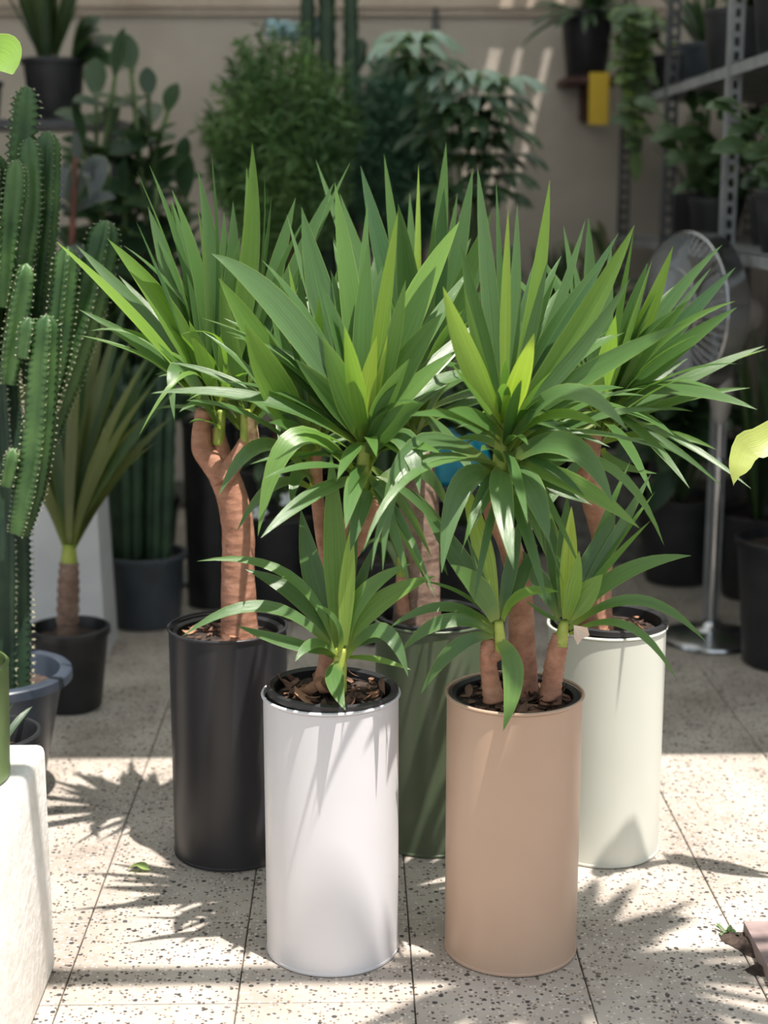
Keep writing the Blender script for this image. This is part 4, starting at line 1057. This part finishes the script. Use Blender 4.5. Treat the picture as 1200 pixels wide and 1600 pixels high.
shelf_plant(1116, 5.31, zB_, .09, .15, 'oval', 'trailing dark oval-leaved plant on the middle shelf', n=14, ln=(.1,.32), cols=MD, w=.06)
shelf_plant(1165, 4.98, zB_, .10, .16, 'oval', 'bushy green heart-leaved plant beside the slotted post', n=18, ln=(.10,.32), cols=MD+DK, w=.07, dx=.10)
shelf_plant(1190, 4.30, zB_, .10, .17, 'oval', 'dense deep green plant near the open end of the middle shelf', n=18, ln=(.1,.30), cols=MD, w=.06)
shelf_plant(1090, 5.70, zA_, .09, .16, 'blade', 'thin grassy plant in a grey pot on the upper shelf', 'grey_plastic', n=26, ln=(.2,.36), cols=DK, w=.02)
shelf_plant(1130, 5.05, zA_, .11, .20, 'oval', 'dark leafy plant in a wide pot on the upper shelf', 'dark_plastic', n=14, ln=(.12,.28), cols=DK, w=.05)
shelf_plant(1180, 4.45, zA_, .11, .24, 'blade', 'spiky dark plant in a tall pot on the upper shelf by the slotted post', 'dark_plastic', n=26, ln=(.2,.4), cols=DK, w=.03)
# plants at the rack's left end
c = V((at(1020, 400, 5.8).x-.10, 5.8, 0))
t = thing('croton', 'croton with mottled cream and olive leaves in front of the rack', 'plant', c); pot(t, c, .13, .1, .55, 'dark_plastic')
S = [[c+V((0,0,.5)), c+V((random.uniform(-.05,.05), random.uniform(-.05,.05), .8)), c+V((random.uniform(-.16,-.02), random.uniform(-.12,.1), random.uniform(.75,1.12)))] for _ in range(12)]
ovals(t, S, 8, (.10,.16), .045, [(.20,.20,.12),(.12,.15,.05),(.05,.09,.04),(.3,.3,.22)], t0=.3)
# trailing vine from the upper shelf
c = V((xr+.10, 6.1, zA_)); 
t = thing('trailing_vine', 'light green vine trailing down the far end of the steel rack', 'plant', c); pot(t, c, .09, .07, .15, 'dark_plastic')
for k, (x0, x1, y1) in enumerate(((985,992,232),(996,996,200),(1000,994,160),(980,982,120),(998,998,120),(992,996,240))):
    yv = 6.1-.18-.02*k
    st = [c+V((0,-.06,.15)), at(x0, 20, yv), at((x0+x1)/2, (y1)/2+30, yv), at(x1, y1, yv)]
    ovals(t, [st], 30, (.06,.09), .05, [LT[0], LT[1], MD[2], (.13,.2,.05)], t0=.1, droop=.5, stem_r=.002)
# wall bracket with a dark pot and a yellow card
bx0, bx1 = at(882, 122, 6.35).x, at(972, 122, 6.35).x; zb_ = at(900, 121, 6.35).z
t = thing('wall_bracket', 'red-brown wooden wall bracket under a dark pot', 'shelf', V(((bx0+bx1)/2, 6.5, zb_)))
obj('board', MB().box((bx0, 6.28, zb_-.022), (bx1, 6.60, zb_)), 'brown', t)
obj('support', MB().box(((bx0+bx1)/2-.02, 6.50, zb_-.16), ((bx0+bx1)/2+.02, 6.60, zb_-.022)), 'brown', t)
c = V(((bx0+bx1)/2-.02, 6.42, zb_))
t = thing('bracket_plant', 'dark pot of dark wiry foliage on the red-brown wall bracket', 'plant', c)
pot(t, c, .105, .08, .26, 'nursery')
blades(t, c+V((0,-.02,.24)), 50, (.12,.28), (-10,80), .022, DK, az=(185,355), base_r=.05, droop=.35)
ya, yb = at(921, 113, 6.2), at(950, 195, 6.2)
o = obj('sticky_card', MB().box((ya.x, 6.198, yb.z), (yb.x, 6.202, ya.z)), 'yellow', loc=((ya.x+yb.x)/2, 6.2, yb.z)); tag(o, 'plain yellow sticky insect card hanging below the wall bracket', 'card')
o2 = obj('string', MB().tube([((ya.x+yb.x)/2, 6.2, ya.z-.004), ((ya.x+yb.x)/2+.01, 6.30, zb_-.022)], .0012, 5), 'dark_steel', o)

# ---- black pots on the floor at the right edge
for px, py, r, hpy, lab, kind in ((1228, 1035, .15, 840, 'wide black pot of tall thin reeds at the fan\'s right', 'reed'), (1178, 930, .13, 800, 'black pot of upright narrow leaves behind the reeds', 'blade')):
    c = flo(px, py); c.z = 0; hh = at(px, hpy, c.y).z
    t = thing('reed_pot' if kind == 'reed' else 'narrow_leaf_pot', lab, 'plant', c)
    pot(t, c, r, r*.82, hh, 'nursery', lip=.008)
    blades(t, c+V((0,0,hh-.03)), 34, (.35,.70), (76,89), .018, [LT[0], OL[1], MD[0], DK[1], DK[2]], base_r=r*.7, droop=.05)
# ---- low block and arching plant at the right edge
p = flo(1160, 1490)
t = thing('corner_block', 'low pinkish grey stone block edged with dark soil at the floor\'s edge', 'block', V((p.x+.2, p.y, 0)))
zt2 = .026; q_ = flo(1158, 1452, zt2)
obj('slab', MB().box((q_.x+.012, q_.y-.17, 0), (q_.x+.4, q_.y+.03, zt2)), 'slab', t)
mb = disc_mesh((q_.x+.10, q_.y-.06, .0), .15, .008, 8, 40); mb.v = [(x, y, max(.001, .02*(1-((x-q_.x-.1)**2+(y-q_.y+.06)**2)/.0225)+z*.6+.001)) for x, y, z in mb.v]
cx_, cy_ = q_.x+.10, q_.y-.06
def wob(x, y):
    a = math.atan2(y-cy_, x-cx_); k = .82+.16*math.sin(3*a+1)+.12*math.sin(7*a+2)+.06*math.sin(13*a)
    return (cx_+(x-cx_)*k, cy_+(y-cy_)*k)
mb.v = [(*wob(x, y), z) for x, y, z in mb.v]
se_ = obj('soil_edge', mb, 'soil', t, smooth=True)
mulch(se_, V((cx_, cy_, 0)), .012, .10, 18, ('mulch', 'soil'), (.012, .03))
pm_ = flo(1140, 1462); blades(t, V((pm_.x, pm_.y, .001)), 16, (.012,.028), (10,80), .006, [MD[1], LT[0], MD[2]], base_r=.012, seg=4)
c = V((q_.x+.28, 2.62, 0)); c = V((.98, 2.66, 0))
t = thing('arching_plant', 'plant outside the right edge with one wavy yellow-green drooping leaf', 'plant', c)
pot(t, c, .11, .09, .22, 'grey_plastic')
q_ = at(1290, 690, 2.66)
obj('stem', MB().tube(smoothpath([c+V((0,0,.18)), c+V((.0,0,.5)), q_], [.008]*3, 6)[0], .006, 8), 'stem_green', t, smooth=True)
lf = leaf(t, q_, at(1150, 655, 2.64), at(1147, 760, 2.60), .055, (.36,.42,.10), mix=.9, prof=strap_profile, seg=14, mat='bgleaf', fold=.25)
for v_ in lf.data.vertices: v_.co += V((0, .003*math.sin((v_.index//3)*1.5), .004*math.sin((v_.index//3)*1.5+(v_.index % 3)*.5)))
for dx, dz in ((.16,.03), (.1,.15), (.15,-.12), (.04,.2)):
    leaf(t, q_, q_+V((dx*.5,-.02,dz+.05)), q_+V((dx,-.05,dz-.03)), .06, 2.6, mix=.4, prof=oval_profile, mat='bgleaf')
# ---- fallen leaf and crumbs on the floor
c = flo(217, 1362); c.z = .003
tag(leaf(None, c+V((-.02,.0,.004)), c+V((.0,.012,.012)), c+V((.022,-.006,.003)), .022, (.30,.42,.12), mix=.0, prof=oval_profile, seg=8, mat='bgleaf', name='fallen_leaf', fold=.3), 'small fallen pale green leaf on the floor tiles', 'leaf')
# ---- hanging basket added outside the frame to drop shade on the right tiles
c = V((.88, 1.92, 2.16))
t = thing('added_shade_basket', 'unseen hanging basket of arching fern, added to shade the tiles at the right', 'plant', c)
pot(t, c, .13, .09, .15, 'nursery')
for k in range(3):
    a = k*2.094; obj('hanger', MB().tube([tuple(c+V((.13*math.cos(a), .13*math.sin(a), .14))), (c.x, 1.805, RZH-.03)], .002, 5), 'dark_steel', t)
blades(t, c+V((0,0,.14)), 130, (.2,.42), (-5,70), .04, MD, base_r=.08, droop=.35)
